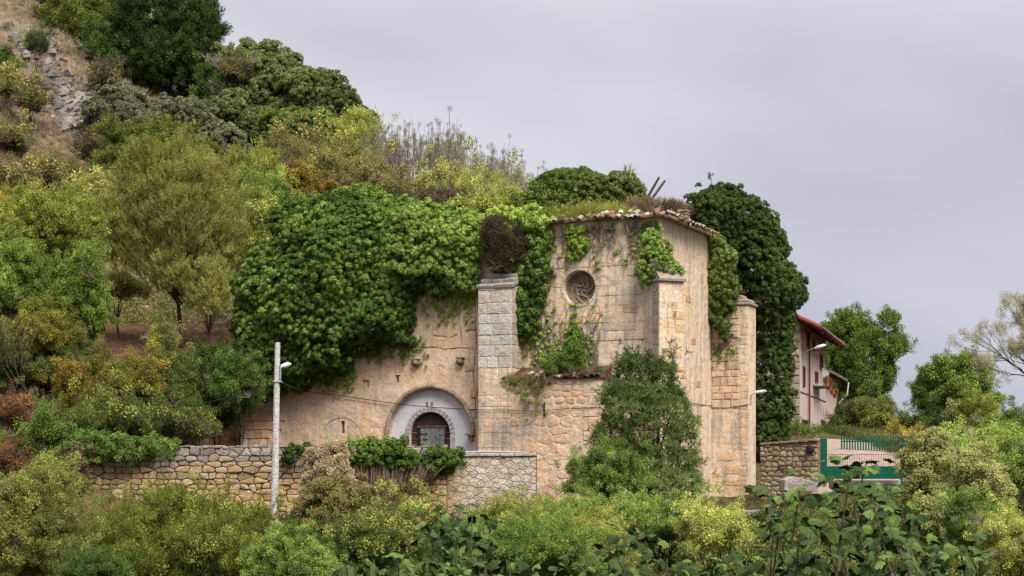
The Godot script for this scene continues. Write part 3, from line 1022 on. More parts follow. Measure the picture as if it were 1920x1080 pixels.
	for k in 5:
		lm = M.new()
		var w := (wr.x - wl.x) / 5.0
		lm.box(at(Vector3(wl.x + w * (k + 0.5), wl.y * 0.5 + 0.15, dz + 0.02)), Vector3(w * 0.95, wl.y - 0.3 + 0.3, 0.03 + 0.006 * (k % 2)), L(.33, .35, .39) * rf(0.8, 1.15), 0.006)
		part("wicket_plank", lm, mats.wood, door)
	lm = M.new()
	lm.box(at(Vector3(wl.x + 0.2, wl.y - 0.2, dz + 0.045)), Vector3(0.36, 0.06, 0.02), L(.03, .03, .03), 0.005)
	part("hinge", lm, mats.metal, door)
	lm = M.new()
	lm.box(at(Vector3(wl.x + 0.25, wl.y - 0.45, dz + 0.045)), Vector3(0.3, 0.05, 0.02), L(.03, .03, .03), 0.005)
	part("hinge", lm, mats.metal, door)
	# --- tower
	var TL := hit2(1036, 700, X).x
	var top := hit2(1240, 408, X).y
	var face := csg(PackedVector2Array([Vector2(TL, -1.5), Vector2(0, -1.5), Vector2(0, top), Vector2(TL, top)]), -1.0, 0.0)
	var rc := hit2(1086, 539, X)
	var rr := (hit2(1116, 539, X).x - hit2(1056, 539, X).x) * 0.5
	var hole := arc(rc, rr, 0, TAU, 36)
	hole.remove_at(hole.size() - 1)
	cut(face, hole, -0.75, 0.5)
	for cr in [[[1160, 600], [1161, 660]], [[1040, 660], [1070, 655], [1110, 662]]]: cut(face, jag(cr, 0.03, X), -0.06, 0.5)
	var tw: MeshInstance3D = await baked("tower_front_wall", face, "tower plaster", o)
	var tcols := [L(.96, .95, .94), L(1.04, 1.03, 1.02), L(.90, .87, .84), L(1.0, .96, .9)]
	var hole2 := arc(rc, rr + 0.13, 0, TAU, 36)
	hole2.remove_at(hole2.size() - 1)
	ashlar(tw, I, TL + 0.05, -0.03, hit2(1100, 640, X).y, top - 0.12, 0.43, 0.5, 1.1, 0.0, tcols, 0.68, hole2, 0.011, "tower plaster", 0.022)
	for i in 18:                                             # ring of stones round the window
		var a0 := TAU * i / 18.0
		lm = M.new()
		var vs := arc(rc, rr + 0.13, a0 + 0.01, a0 + TAU / 18 - 0.01, 3)
		vs.append_array(arc(rc, rr, a0 + TAU / 18 - 0.01, a0 + 0.01, 3))
		lm.slab(I, vs, -0.05, 0.03, 0.02, 0.0, (tcols[i % 4] as Color) * rf(0.8, 1.0))
		part("voussoir", lm, mats["tower plaster"], tw)
	var rose := Node3D.new()
	rose.name = "round_window"
	o.add_child(rose)
	lm = M.new()
	lm.slab(I, arc(rc, rr + 0.02, 0, TAU, 30), -0.8, -0.5, 0, 0, L(.40, .32, .27))
	part("infill", lm, mats.stone, rose)
	for i in 6:                                              # curling tracery
		lm = M.new()
		var tp := []
		var tr := []
		for k in 9:
			var t := k / 8.0
			var a := TAU * i / 6.0 + t * 1.9
			var q := rc + Vector2(cos(a), sin(a)) * rr * (0.12 + 0.86 * t)
			tp.append(Vector3(q.x, q.y, -0.45)); tr.append(0.065)
		lm.tube(tp, tr, 6, L(.37, .31, .275) * rf(0.85, 1.1))
		part("tracery", lm, mats.stone, rose)
	for q in [[0.95, 0.06], [0.42, 0.045]]:
		lm = M.new()
		var tp := []
		var tr := []
		for k in 25:
			var a := TAU * k / 24.0
			tp.append(Vector3(rc.x + cos(a) * rr * q[0], rc.y + sin(a) * rr * q[0], -0.45)); tr.append(q[1])
		lm.tube(tp, tr, 6, L(.33, .27, .235))
		part("tracery_ring", lm, mats.stone, rose)
	# side wall, back and core of the tower
	lm = M.new()
	var depth := 9.2
	lm.slab(Transform3D(Basis(Vector3(0, 0, -1), Vector3.UP, Vector3(1, 0, 0)), Vector3.ZERO), PackedVector2Array([Vector2(0.002, -1.5), Vector2(depth, -1.5), Vector2(depth, top), Vector2(0.002, top)]), -0.9, 0.0)
	var sw := part("tower_side_wall", lm, mats["tower plaster"], o)
	lm = M.new()
	lm.box(at(Vector3((TL - 0.9) * 0.5, top * 0.5 - 0.75, -depth + 0.45)), Vector3(-TL - 0.91, top + 1.49, 0.9))
	lm.box(at(Vector3(TL + 0.45, top * 0.5 - 0.75, -depth * 0.5 - 0.05)), Vector3(0.9, top + 1.49, depth - 1.9))
	part("tower_back_wall", lm, mats["tower plaster"], o)
	var SX := Transform3D(Basis(Vector3(0, 0, -1), Vector3.UP, Vector3(1, 0, 0)), Vector3.ZERO)
	for q in [[1268, 615, 5, 8], [1267, 652, 5, 6], [1268, 695, 3, 10], [1300, 640, 4, 5], [1290, 560, 5, 5], [1308, 720, 4, 6]]:   # small blocked holes
		var a := hit(q[0] - q[2], q[1] + q[3], X, 0, 0.0)
		var b := hit(q[0] + q[2], q[1] - q[3], X, 0, 0.0)
		lm = M.new()
		lm.slab(SX, jrect(-a.z, a.y, -b.z, b.y, 0.02), -0.05, 0.02, 0.02, 0, L(.82, .62, .42))
		part("stone", lm, mats["tower plaster"], sw)
	for i in 30:                                             # corner quoins of the tower
		var y := -0.6 + i * 0.41
		if y > top - 0.3: break
		lm = M.new()
		lm.slab(I, jrect(-rf(0.35, 0.75), y + 0.012, 0.012, y + 0.395, 0.01), -0.05, 0.026, 0.018, 0.004, (tcols[i % 4] as Color) * rf(0.92, 1.08))
		part("stone", lm, mats["tower plaster"], tw)
		if y > 6.0 and i % 2 == 0:
			lm = M.new()
			lm.slab(SX, jrect(0.0, y + 0.012, rf(0.4, 0.8), y + 0.395, 0.01), -0.05, 0.022, 0.018, 0.004, (tcols[i % 4] as Color) * rf(0.95, 1.1))
			part("stone", lm, mats["tower plaster"], sw)
	# eaves: a brick course and a row of curved clay tiles
	var eave := Node3D.new()
	eave.name = "eaves"
	o.add_child(eave)
	lm = M.new()
	lm.box(at(Vector3(TL * 0.5 + 0.05, top + 0.07, -0.30)), Vector3(-TL + 0.3, 0.14, 0.85), L(.34, .22, .15), 0.02)
	lm.box(at(Vector3(-0.26, top + 0.075, -3.9)), Vector3(0.92, 0.13, 6.4), L(.34, .22, .15), 0.02)
	part("brick_course", lm, mats.stone, eave)
	var tcl := [L(.40, .34, .28), L(.50, .46, .40), L(.30, .17, .11), L(.24, .14, .10), L(.36, .27, .2)]
	var x := TL + 0.1
	while x < 0.3:
		roof_tile(eave, Transform3D(Basis(Vector3.UP, rf(-.12, .12)) * Basis(Vector3.RIGHT, 0.42 + rf(-.06, .08)), Vector3(x, top + 0.2 + rf(-.03, .05) + 0.06 * sin(x * 1.7), 0.22 + rf(-.06, .06))), tcl[rng.randi() % 5])
		if rng.randf() < 0.6: roof_tile(eave, Transform3D(Basis(Vector3.UP, rf(-.3, .3)) * Basis(Vector3.RIGHT, 0.42), Vector3(x + rf(-.1, .1), top + 0.36 + rf(-.03, .06), -0.12)), tcl[rng.randi() % 5])
		x += 0.235 if rng.randf() > 0.12 else 0.4
	var z := 0.1
	while z > -6.8:
		roof_tile(eave, Transform3D(Basis(Vector3.UP, PI / 2 + rf(-.12, .12)) * Basis(Vector3.RIGHT, 0.42 + rf(-.06, .08)), Vector3(0.3 + rf(-.04, .04), top + 0.2 + rf(-.03, .05), z)), tcl[rng.randi() % 5])
		z -= 0.24
	# heap of fallen roof on top of the tower
	lm = M.new()
	lm.box(at(Vector3(TL * 0.5, top - 0.05, -4.6)), Vector3(-TL - 1.0, 0.3, 8.0), L(.16, .11, .08))
	part("roof_bed", lm, mats.earth, o)
	for q in [[1282, 405, 10, 11, -2.9]]:   # stubs of masonry standing on the wall head
		var a := hit(q[0], q[1], X, 2, q[4])
		var w: float = q[2] * 83.0 / F
		var h: float = q[3] * 83.0 / F
		lm = M.new()
		for r in 4:
			for k in 3: lm.box(Transform3D(Basis(Vector3.UP, rf(-.05, .05)), Vector3(a.x + (k - 1) * w * 0.66, a.y - h + (r + 0.5) * h * 0.5, a.z)), Vector3(w * 0.64, h * 0.48, 0.5), L(.34, .25, .19) * rf(0.55, 1.15), 0.05)
		lm.box(at(Vector3(a.x, (a.y - h + top) * 0.5, a.z)), Vector3(w * 1.9, maxf(0.1, a.y - h - top), 0.45), L(.36, .28, .2), 0.02)
		part("masonry_stub", lm, mats.stone, o)
	# --- buttresses
	buttress_left(o)
	var BX := Transform3D(Basis(Vector3(0.7071, 0, -0.7071), Vector3.UP, Vector3(0.7071, 0, 0.7071)), Vector3.ZERO)
	var b2 := Node3D.new()
	b2.name = "buttress_001"
	o.add_child(b2)
	var bt := hit(1258, 527, X * BX, 2, 1.0).y
	lm = M.new()
	lm.box(BX * at(Vector3(0, bt * 0.5 - 0.75, 0.1)), Vector3(1.18, bt + 1.5, 1.8), Color.WHITE, 0.02)
	var bs := part("shaft", lm, mats["tower plaster"], b2)
	lm = M.new()
	lm.slab(BX * Transform3D(Basis(), Vector3(0, 0, 0)), PackedVector2Array([Vector2(-0.68, bt), Vector2(0.68, bt), Vector2(0.66, bt + 0.11), Vector2(-0.66, bt + 0.10)]), -0.4, 1.12, 0, 0, L(.34, .30, .27))
	lm.slab(BX * Transform3D(Basis(Vector3(0, 0, 1), Vector3.UP, Vector3(-1, 0, 0)), Vector3(0.6, 0, 0)), PackedVector2Array([Vector2(-0.2, bt + 0.1), Vector2(1.1, bt + 0.1), Vector2(-0.2, bt + 1.25)]), 0.0, 1.2, 0, 0, L(.40, .34, .28))
	part("cap_stone", lm, mats.stone, b2)
	var gcols := [L(.52, .48, .44), L(.56, .51, .46), L(.50, .45, .40)]
	var LX := BX * Transform3D(Basis(Vector3(0, 0, 1), Vector3.UP, Vector3(-1, 0, 0)), Vector3(-0.59, 0, 0))
	ashlar(bs, LX, 0.35, 0.99, 0.0, bt - 0.02, 0.42, 0.3, 0.7, 0.0, gcols, 1.0, PackedVector2Array(), 0.012, "stone", 0.02)
	for i in 20:
		var y := rf(1.0, bt - 0.5)
		lm = M.new()
		var xx := rf(-0.5, 0.3)
		lm.slab(BX, jrect(xx, y, xx + rf(0.2, 0.6), y + rf(0.2, 0.4), 0.02), 0.95, 1.012, 0.015, 0, L(.95, .84, .70) * rf(0.9, 1.05))
		part("stone", lm, mats["tower plaster"], bs)
	# far buttress, square to the side wall
	var b3 := Node3D.new()
	b3.name = "buttress_002"
	o.add_child(b3)
	var s0 := -7.6
	var pj := 1.8
	var t3 := hit(1402, 572, X, 2, s0).y
	lm = M.new()
	lm.box(at(Vector3(pj * 0.5 - 0.1, t3 * 0.5 - 0.75, s0 - 0.7)), Vector3(pj + 0.2, t3 + 1.5, 1.4), Color.WHITE, 0.02)
	var b3s := part("shaft", lm, mats["tower plaster"], b3)
	lm = M.new()
	for q in [[0.0, 0.0, 0.14, 2.0, 1.6], [0.0, 0.14, 0.18, 1.75, 1.3], [-0.1, 0.32, 0.2, 1.3, 0.95], [-0.2, 0.52, 0.22, 0.75, 0.6]]:
		lm.box(Transform3D(Basis(Vector3.UP, rf(-.04, .04)), Vector3(pj * 0.5 + q[0], t3 + q[1] + q[2] * 0.5, s0 - 0.7)), Vector3(q[3], q[2] - 0.01, q[4]), L(.42, .37, .31) * rf(0.8, 1.1), 0.04)
	part("cap_stone", lm, mats.stone, b3)
	var ys := hit(1370, 765, X, 2, s0).y
	ashlar(b3s, Transform3D(Basis(), Vector3(0, 0, s0)), 0.02, pj - 0.42, ys, t3 - 0.03, 0.36, 0.28, 0.7, 0.0, [L(.86, .82, .78), L(.94, .88, .82), L(.78, .74, .70), L(1.0, .92, .84)], 0.85, PackedVector2Array(), 0.02, "tower plaster", 0.05)
	ashlar(b3s, Transform3D(Basis(), Vector3(0, 0, s0)), pj - 0.41, pj + 0.012, -1.0, t3 - 0.03, 0.45, 0.5, 0.9, 0.0, [L(1.03, .99, .95), L(1.0, .95, .9)], 1.0, PackedVector2Array(), 0.008, "tower plaster", 0.014)
	for q in [[1360, 858, 14, 5], [1375, 880, 13, 8], [1345, 890, 9, 4], [1370, 905, 16, 5], [1385, 945, 10, 7], [1365, 940, 9, 5], [1395, 938, 6, 8]]:
		var a := hit(q[0] - q[2], q[1] + q[3], X, 2, s0)
		var b := hit(q[0] + q[2], q[1] - q[3], X, 2, s0)
		lm = M.new()
		lm.slab(Transform3D(Basis(), Vector3(0, 0, s0)), jrect(a.x, a.y, b.x, b.y, 0.02), -0.05, 0.02, 0.015, 0.0, L(.96, .82, .66) * rf(0.9, 1.1))
		part("stone", lm, mats["tower plaster"], b3s)
	annex(o)

func roof_tile(parent: Node3D, xf: Transform3D, col: Color) -> void:
	var m := M.new()
	var r := 0.115
	var l := 0.46
	for k in 6:
		var a0 := PI * k / 6.0
		var a1 := PI * (k + 1) / 6.0
		var p0 := Vector3(cos(a0), sin(a0) * 0.75, 0)
		var p1 := Vector3(cos(a1), sin(a1) * 0.75, 0)
		var e := Vector3(0, 0, l)
		m.quado(xf * (p0 * r), xf * (p1 * r), xf * (p1 * r * 1.1 + e * 0.9), xf * (p0 * r * 1.1 + e * 0.9), xf.basis * (p0 + p1), col)
		m.quado(xf * (p0 * (r - 0.022)), xf * (p1 * (r - 0.022)), xf * (p1 * (r - 0.012) + e * 0.9), xf * (p0 * (r - 0.012) + e * 0.9), xf.basis * -(p0 + p1), col * 0.9)
		m.quado(xf * (p0 * r * 1.1 + e * 0.9), xf * (p1 * r * 1.1 + e * 0.9), xf * (p1 * (r - 0.012) + e * 0.9), xf * (p0 * (r - 0.012) + e * 0.9), xf.basis * e, col)
	part("roof_tile", m, mats.stone, parent)

func buttress_left(o: Node3D) -> void:
	var X := church_xf
	var I := Transform3D()
	var b := Node3D.new()
	b.name = "buttress"
	o.add_child(b)
	var pz := 1.3
	var l := hit2(896, 700, X, pz).x
	var r := hit2(958, 700, X, pz).x
	var t := hit2(930, 533, X, pz).y
	var m := M.new()
	m.box(at(Vector3((l + r) * 0.5, t * 0.5 - 0.75, pz * 0.5 - 0.02)), Vector3(r - l, t + 1.5, pz), Color.WHITE, 0.015)
	var sh := part("shaft", m, mats["tower plaster"], b)
	var cols := [L(.63, .61, .60), L(.58, .565, .565), L(.68, .65, .62), L(.64, .58, .51)]
	var yb := hit2(930, 690, X, pz).y
	var y := yb
	while y < t - 0.05:
		var h := minf(rf(0.42, 0.62), t - y)
		if t - y - h < 0.25: h = t - y
		ashlar(sh, at(Vector3(0, 0, pz - 0.02)), l, r, y, y + h, h, 0.4, 0.85, 0.0, cols, 1.0, PackedVector2Array(), 0.016, "stone", 0.03)
		var SX := Transform3D(Basis(Vector3(0, 0, -1), Vector3.UP, Vector3(1, 0, 0)), Vector3(r, 0, 0))
		ashlar(sh, SX, -pz + 0.03, -0.02, y, y + h, h, 0.5, 0.8, 0.0, [L(.56, .49, .40), L(.52, .46, .40)], 1.0, PackedVector2Array(), 0.016, "stone", 0.02)
		y += h
	ashlar(sh, at(Vector3(0, 0, pz - 0.02)), l, r, 1.6, yb, 0.62, 0.7, 1.3, 0.0, [L(1.0, 1.0, 1.02), L(1.03, 1.01, .99)], 0.95, PackedVector2Array(), 0.012, "tower plaster", 0.016)
	# three leaning courses of cap stones
	for c in 3:
		var n := 2 + c % 2
		for k in n:
			m = M.new()
			var w := (r - l + 0.16 - c * 0.12) / n
			m.box(Transform3D(Basis(Vector3.UP, rf(-.04, .04)) * Basis(Vector3.RIGHT, 0.28), Vector3(l - 0.08 + c * 0.1 + w * (k + 0.5), t + 0.08 + c * 0.23, pz * 0.5 + 0.1 - c * 0.25)), Vector3(w - 0.02, 0.17 + rf(-.02, .03), pz * (1.0 - c * 0.17)), L(.44, .42, .40) * rf(0.85, 1.2), 0.035)
			part("cap_stone", m, mats.stone, b)
	for k in 4:
		m = M.new()
		m.box(Transform3D(Basis(rdir(), rf(0, .4)), Vector3(lerpf(l, r, 0.2 + k * 0.2), t + 0.78, 0.25)), Vector3(0.34, 0.16, 0.4), L(.40, .38, .36) * rf(0.8, 1.1), 0.04)
		part("cap_stone", m, mats.stone, b)

func annex(o: Node3D) -> void:
	var X := church_xf
	var I := Transform3D()
	var pz := 1.3
	var a := Node3D.new()
	a.name = "annex"
	o.add_child(a)
	var l := hit2(958, 800, X, pz).x + 0.004
	var r := hit2(1124, 800, X, pz).x
	var t := hit2(1060, 710, X, pz).y
	var w := csg(PackedVector2Array([Vector2(l, -1.5), Vector2(r, -1.5), Vector2(r, t), Vector2(l, t)]), 0.004, pz)
	var s0 := hit2(1016, 784, X, pz)
	var s1 := hit2(1022, 754, X, pz)
	cut(w, PackedVector2Array([s0, Vector2(s1.x, s0.y), s1, Vector2(s0.x, s1.y)]), 0.5, 2.0)
	var aw: MeshInstance3D = await baked("annex_wall", w, "plaster", a)
	var band := hit2(1060, 762, X, pz).y
	rng.seed = 48
	var pts := []
	var y := band
	while y < t:
		var x := l + rf(0, 0.4)
		while x < r:
			pts.append(Vector2(x + rf(-.1, .1), y + rf(-.05, .05)))
			x += rf(0.38, 0.62)
		y += 0.27
	for c in cells(Rect2(l + 0.5, band - 0.1, r - l - 0.5, t - band + 0.08), pts, 1.5):
		var q := shrunk(c, 0.028)
		if q.size() < 3 or rng.randf() < 0.12: continue
		if q[0].distance_to((s0 + s1) * 0.5) < 0.55: continue
		var m := M.new()
		m.slab(at(Vector3(0, 0, pz)), q, -0.05, rf(0.008, 0.03), 0.03, 0.01, L(.97, .93, .88) * rf(0.86, 1.06))
		part("stone", m, mats.plaster, aw)
	pts = []
	y = -0.6
	while y < band - 0.2:
		var x := l + rf(0, 0.6)
		while x < r:
			pts.append(Vector2(x + rf(-.15, .15), y + rf(-.1, .1)))
			x += rf(0.5, 0.9)
		y += 0.4
	for c in cells(Rect2(l, -0.8, r - l, band + 0.6), pts, 1.4):
		var q := shrunk(c, 0.02)
		if q.size() < 3 or lump.get_noise_2d(q[0].x * 8, q[0].y * 8) < 0.08: continue
		var m := M.new()
		m.slab(at(Vector3(0, 0, pz)), q, -0.05, rf(0.008, 0.022), 0.03, 0.006, [L(1.0, .97, .93), L(.95, .88, .8), L(1.04, 1.03, 1.02)][rng.randi() % 3])
		part("stone", m, mats.plaster, aw)
	for i in 12:                                             # quoins at the corner
		var yy := -0.3 + i * 0.52
		if yy + 0.5 > t: break
		var m := M.new()
		m.slab(at(Vector3(0, 0, pz)), jrect(r - (0.75 if i % 2 else 0.5), yy + 0.01, r + 0.012, yy + 0.5, 0.012), -0.05, 0.03, 0.02, 0.0, L(1.03, 1.02, 1.02) * rf(0.92, 1.08))
		part("stone", m, mats.plaster, aw)
	var roof := Node3D.new()
	roof.name = "roof"
	a.add_child(roof)
	var m := M.new()
	m.slab(Transform3D(Basis(Vector3(0, 0, 1), Vector3.UP, Vector3(-1, 0, 0)), Vector3(r + 0.1, 0, 0)), PackedVector2Array([Vector2(0.002, t), Vector2(pz + 0.12, t), Vector2(pz + 0.12, t + 0.1), Vector2(0.002, t + 0.62)]), 0.0, r + 0.2 - l, 0, 0, L(.14, .085, .06))
	part("roof_bed", m, mats.earth, roof)
	var x := l - 0.3
	while x < r + 0.1:
		var cl: Color = [L(.20, .09, .06), L(.12, .065, .045), L(.48, .42, .36), L(.26, .12, .08), L(.10, .06, .045)][rng.randi() % 5]
		roof_tile(roof, Transform3D(Basis(Vector3.UP, rf(-.3, .3)) * Basis(Vector3.RIGHT, 0.35 + rf(-.1, .1)), Vector3(x, t + 0.16 + rf(-.04, .05), pz - 0.18 + rf(-.08, .08))), cl)
		if rng.randf() < 0.5: roof_tile(roof, Transform3D(Basis(Vector3.UP, rf(-.8, .8)) * Basis(Vector3.RIGHT, 0.4), Vector3(x, t + 0.34, pz - 0.6)), cl)
		x += 0.22

# ---------------------------------------------------------------- retaining wall before the church
func front_wall() -> void:
	rng.seed = 61
	var a := P(120, 900, 77.0)
	var b := P(1005, 900, 75.4)
	a.y = -2.6; b.y = -2.6
	var dir := (b - a).normalized()
	wall_xf = Transform3D(Basis(dir, Vector3.UP, dir.cross(Vector3.UP)), a)
	var W := wall_xf
	var len := a.distance_to(b)
	var o := thing("rubble_wall", "long dry stone retaining wall of ochre rubble below the church door", "stone wall", W)
	var split := hit2(838, 900, W).x
	var topl := hit2(300, 838, W).y
	var m := M.new()
	m.box(at(Vector3(split * 0.5, topl * 0.5 - 0.05, -0.36)), Vector3(split, topl - 0.1, 0.6), L(.24, .17, .11))
	part("core", m, mats.stone, o)
	var pts := []
	var y := 1.0
	var row := 0
	while y < topl - 0.05:
		var x := rf(0.1, 0.4)
		while x < split:
			pts.append(Vector2(x + rf(-.05, .05), y + rf(-.035, .035)))
			x += rf(0.2, 0.6) if rng.randf() > 0.25 else rf(0.6, 0.95)
		y += rf(0.16, 0.30)
		row += 1
	var made := 0
	var rest := M.new()
	var list := []
	for c in cells(Rect2(0, 0.85, split, topl - 0.9), pts, 2.0):
		var q := shrunk(c, rf(0.012, 0.028), rng.randf() < 0.45)
		if q.size() < 3: continue
		var hy := q[0].y / topl
		var px := CX + (W * Vector3(q[0].x, q[0].y, 0)).x / -(W * Vector3(q[0].x, q[0].y, 0)).z * F
		var g := clampf((hy - 0.68) * 4.0 + rf(-.5, .5), 0, 1)
		var col: Color = [L(.60, .42, .22), L(.55, .39, .22), L(.63, .48, .29), L(.52, .34, .16)][rng.randi() % 4]
		col = col.lerp([L(.34, .31, .28), L(.27, .24, .22), L(.42, .385, .35)][rng.randi() % 3], g) * rf(0.82, 1.15)
		list.append([area_of(q) * (0.5 if px > 640.0 and px < 800.0 else 1.0) * (0.4 if px < 170.0 else 1.0), q, col])
	list.sort_custom(func(s, t): return s[0] > t[0])
	for s in list:
		var mm := M.new() if made < 240 else rest
		mm.slab(ident(), s[1], -0.14, rf(0.0, 0.10), 0.03, rf(0.0, 0.03), s[2])
		if made < 240: part("stone", mm, mats.stone, o)
		made += 1
	if rest.v.size(): part("small_stones", rest, mats.stone, o, "stuff")
	for i in 60:                                             # rough coping of flat stones
		var x := i * split / 60.0
		var w := split / 60.0
		m = M.new()
		m.box(Transform3D(Basis(Vector3.UP, rf(-.1, .1)) * Basis(Vector3.FORWARD, rf(-.06, .06)), Vector3(x + w * 0.5, topl - 0.02 + rf(-.03, .04), -0.3)), Vector3(w - 0.02, rf(0.1, 0.17), rf(0.6, 0.8)), L(.30, .27, .24) * rf(0.7, 1.3), 0.035)
		part("coping_stone", m, mats.stone, o)
	# newer, mortared end
	var e := thing("mortared_wall", "pale mortared stone wall end with slab coping beside the annex", "stone wall", W)
	var tr := hit2(930, 856, W).y
	m = M.new()
	m.box(at(Vector3((split + len) * 0.5, tr * 0.5, -0.3)), Vector3(len - split - 0.01, tr, 0.64), L(.33, .26, .195))
	part("core", m, mats.stone, e)
	pts = []
	var tries := 0
	var sizes := []
	while pts.size() < 190 and tries < 6000:
		tries += 1
		var p := Vector2(rf(split, len), rf(0.2, tr))
		var ok := true
		var own := rf(0.16, 0.5)
		for k in pts.size():
			if Vector2(p.x - pts[k].x, (p.y - pts[k].y) * 1.35).length() < (own + sizes[k]) * 0.5:
				ok = false
				break
		if ok:
			pts.append(p); sizes.append(own)
	for c in cells(Rect2(split + 0.01, 0.15, len - split - 0.01, tr - 0.17), pts, 1.35):
		var q := shrunk(c, 0.013, false)
		if q.size() < 3: continue
		var mm := M.new()
		var left := clampf(1.0 - (q[0].x - split) / 0.9, 0, 1)
		var col: Color = [L(.60, .51, .42), L(.65, .58, .50), L(.56, .46, .36), L(.63, .53, .43), L(.69, .63, .56)][rng.randi() % 5]
		mm.slab(ident(), q, -0.03, rf(0.03, 0.055), 0.014, 0.004, col.lerp(L(.50, .34, .2), left) * rf(0.9, 1.1))
		part("stone", mm, mats.stone, e)
	var x := hit2(862, 850, W).x
	while x < len - 0.05:
		var w := minf(rf(0.5, 0.95), len + 0.06 - x)
		m = M.new()
		m.box(Transform3D(Basis(Vector3.UP, rf(-.02, .02)), Vector3(x + w * 0.5, tr + 0.065, -0.3)), Vector3(w - 0.015, 0.12 + rf(0, .03), 0.84), L(.46, .44, .41) * rf(0.85, 1.12), 0.03)
		part("coping_stone", m, mats.stone, e)
		x += w
	m = M.new()
	m.tube([Vector3(split + 0.6, tr + 0.17, 0.0), Vector3(split + 1.5, tr + 0.2, 0.02), Vector3(split + 2.4, tr + 0.19, 0.0), Vector3(len - 0.3, tr + 0.16, 0.05)], [0.045, 0.045, 0.045, 0.04], 7, L(.36, .36, .36))
	tag(part("pipe", m, mats.metal), "grey pipe lying along the slab coping of the mortared wall", "pipe")
	(get_node("pipe") as Node3D).transform = W

func ident() -> Transform3D: return Transform3D()

# ---------------------------------------------------------------- ivy and creepers on masonry
# a mat of ivy over a photo-shaped patch of a plane: thick in the middle, lumpy, wrapping over its edges
func ivy_sheet(o: Node3D, called: String, xf: Transform3D, list: Array, off: float, thick: float, s: float, per_m2: float, pal: String, axis := 2, back := 0.4, lumps := 0.6) -> void:
	var poly := PackedVector2Array()
	for q in list:
		var h := hit(q[0], q[1], xf, axis, off)
		poly.append(Vector2(h.x if axis == 2 else -h.z, h.y))
	var lo := poly[0]
	var hi := poly[0]
	for p in poly:
		lo = lo.min(p); hi = hi.max(p)
	var buf := PackedFloat32Array()
	var want := int((hi.x - lo.x) * (hi.y - lo.y) * per_m2)
	var p_inv := o.transform.affine_inverse() * xf
	for i in want:
		var p := Vector2(rf(lo.x, hi.x), rf(lo.y, hi.y))
		var wob := Vector2(lump.get_noise_2d(p.x * 9, p.y * 9), lump.get_noise_2d(p.x * 9 + 50, p.y * 9)) * 0.5
		if not Geometry2D.is_point_in_polygon(p + wob, poly): continue
		var ed := 99.0
		var near := Vector2.ZERO
		for k in poly.size():
			var c := Geometry2D.get_closest_point_to_segment(p + wob, poly[k], poly[(k + 1) % poly.size()])
			var dd := c.distance_to(p + wob)
			if dd < ed:
				ed = dd; near = p + wob - c
		var f := clampf(ed / maxf(thick, 0.3), 0, 1)
		var bump := 0.5 + lumps * lump.get_noise_3d(p.x * 4.5, p.y * 6.5, off * 3) + 0.3 * lumps * lump.get_noise_3d(p.x * 13, p.y * 17, 7)
		var t := thick * sqrt(1.0 - (1.0 - f) * (1.0 - f)) * clampf(0.55 + bump * 0.7, 0.25, 1.5)
		var front := rng.randf()
		if front < 0.55: t *= rf(0.35, 0.75)
		elif front < 0.67: t *= rf(-back, 0.6)
		else: t += s * rf(0.0, 0.6)
		var edge := -near.normalized() * (1.0 - f) * 0.9
		var nn := Vector3(edge.x, edge.y + 0.9, 1.0)
		var pos := Vector3(p.x, p.y, off + t)
		if axis == 0:
			pos = Vector3(off + t, p.y, -p.x)
			nn = Vector3(1.0, edge.y + 0.55, -edge.x)
		var bs := aim(nn + rdir() * 0.35, s * rf(0.75, 1.25))
		push(buf, p_inv.basis * bs, p_inv * pos, pal_at(PAL[pal], pos, 1.2))
	swarm(called, clumps.ivy, mats["glossy leaf"], buf, o, "")

func vines(o: Node3D, xf: Transform3D, count: int, x0: float, x1: float, y0: float, y1: float, off: float, col: Color, r := 0.018, leaves := 0) -> void:
	var buf := PackedFloat32Array()
	var q_inv := o.transform.affine_inverse() * xf
	var m := M.new()
	for i in count:
		var sx := rf(x0, x1)
		var p := hit2(sx, y0 + rf(-6, 6), xf, off)
		var e := hit2(lerpf(sx, (x0 + x1) * 0.5, rf(-.5, .3)) + rf(-8, 8), lerpf(y0, y1, rf(0.45, 1.0)), xf, off)
		var pp := []
		var rr := []
		for k in 9:
			var t := k / 8.0
			var b := p.lerp(e, t) + Vector2(lump.get_noise_2d(t * 30 + i * 17, 3) * 0.45, 0)
			pp.append(q_inv * Vector3(b.x, b.y, off + 0.02 + rf(0, 0.05))); rr.append(r * (1.15 - t) * rf(0.7, 1.2))
			if leaves and rng.randi() % 10 < leaves: push(buf, q_inv.basis * aim(Vector3(rf(-.4, .4), 0.5, 1), rf(0.06, 0.12)), pp[-1], pal_at(PAL["light ivy"], pp[-1], 1.0))
		m.tube(pp, rr, 4, col * rf(0.7, 1.3))
	part("bare_stems", m, mats.twig, o, "stuff")
	if buf.size(): swarm("leaves", clumps.ivy, mats["glossy leaf"], buf, o, "")

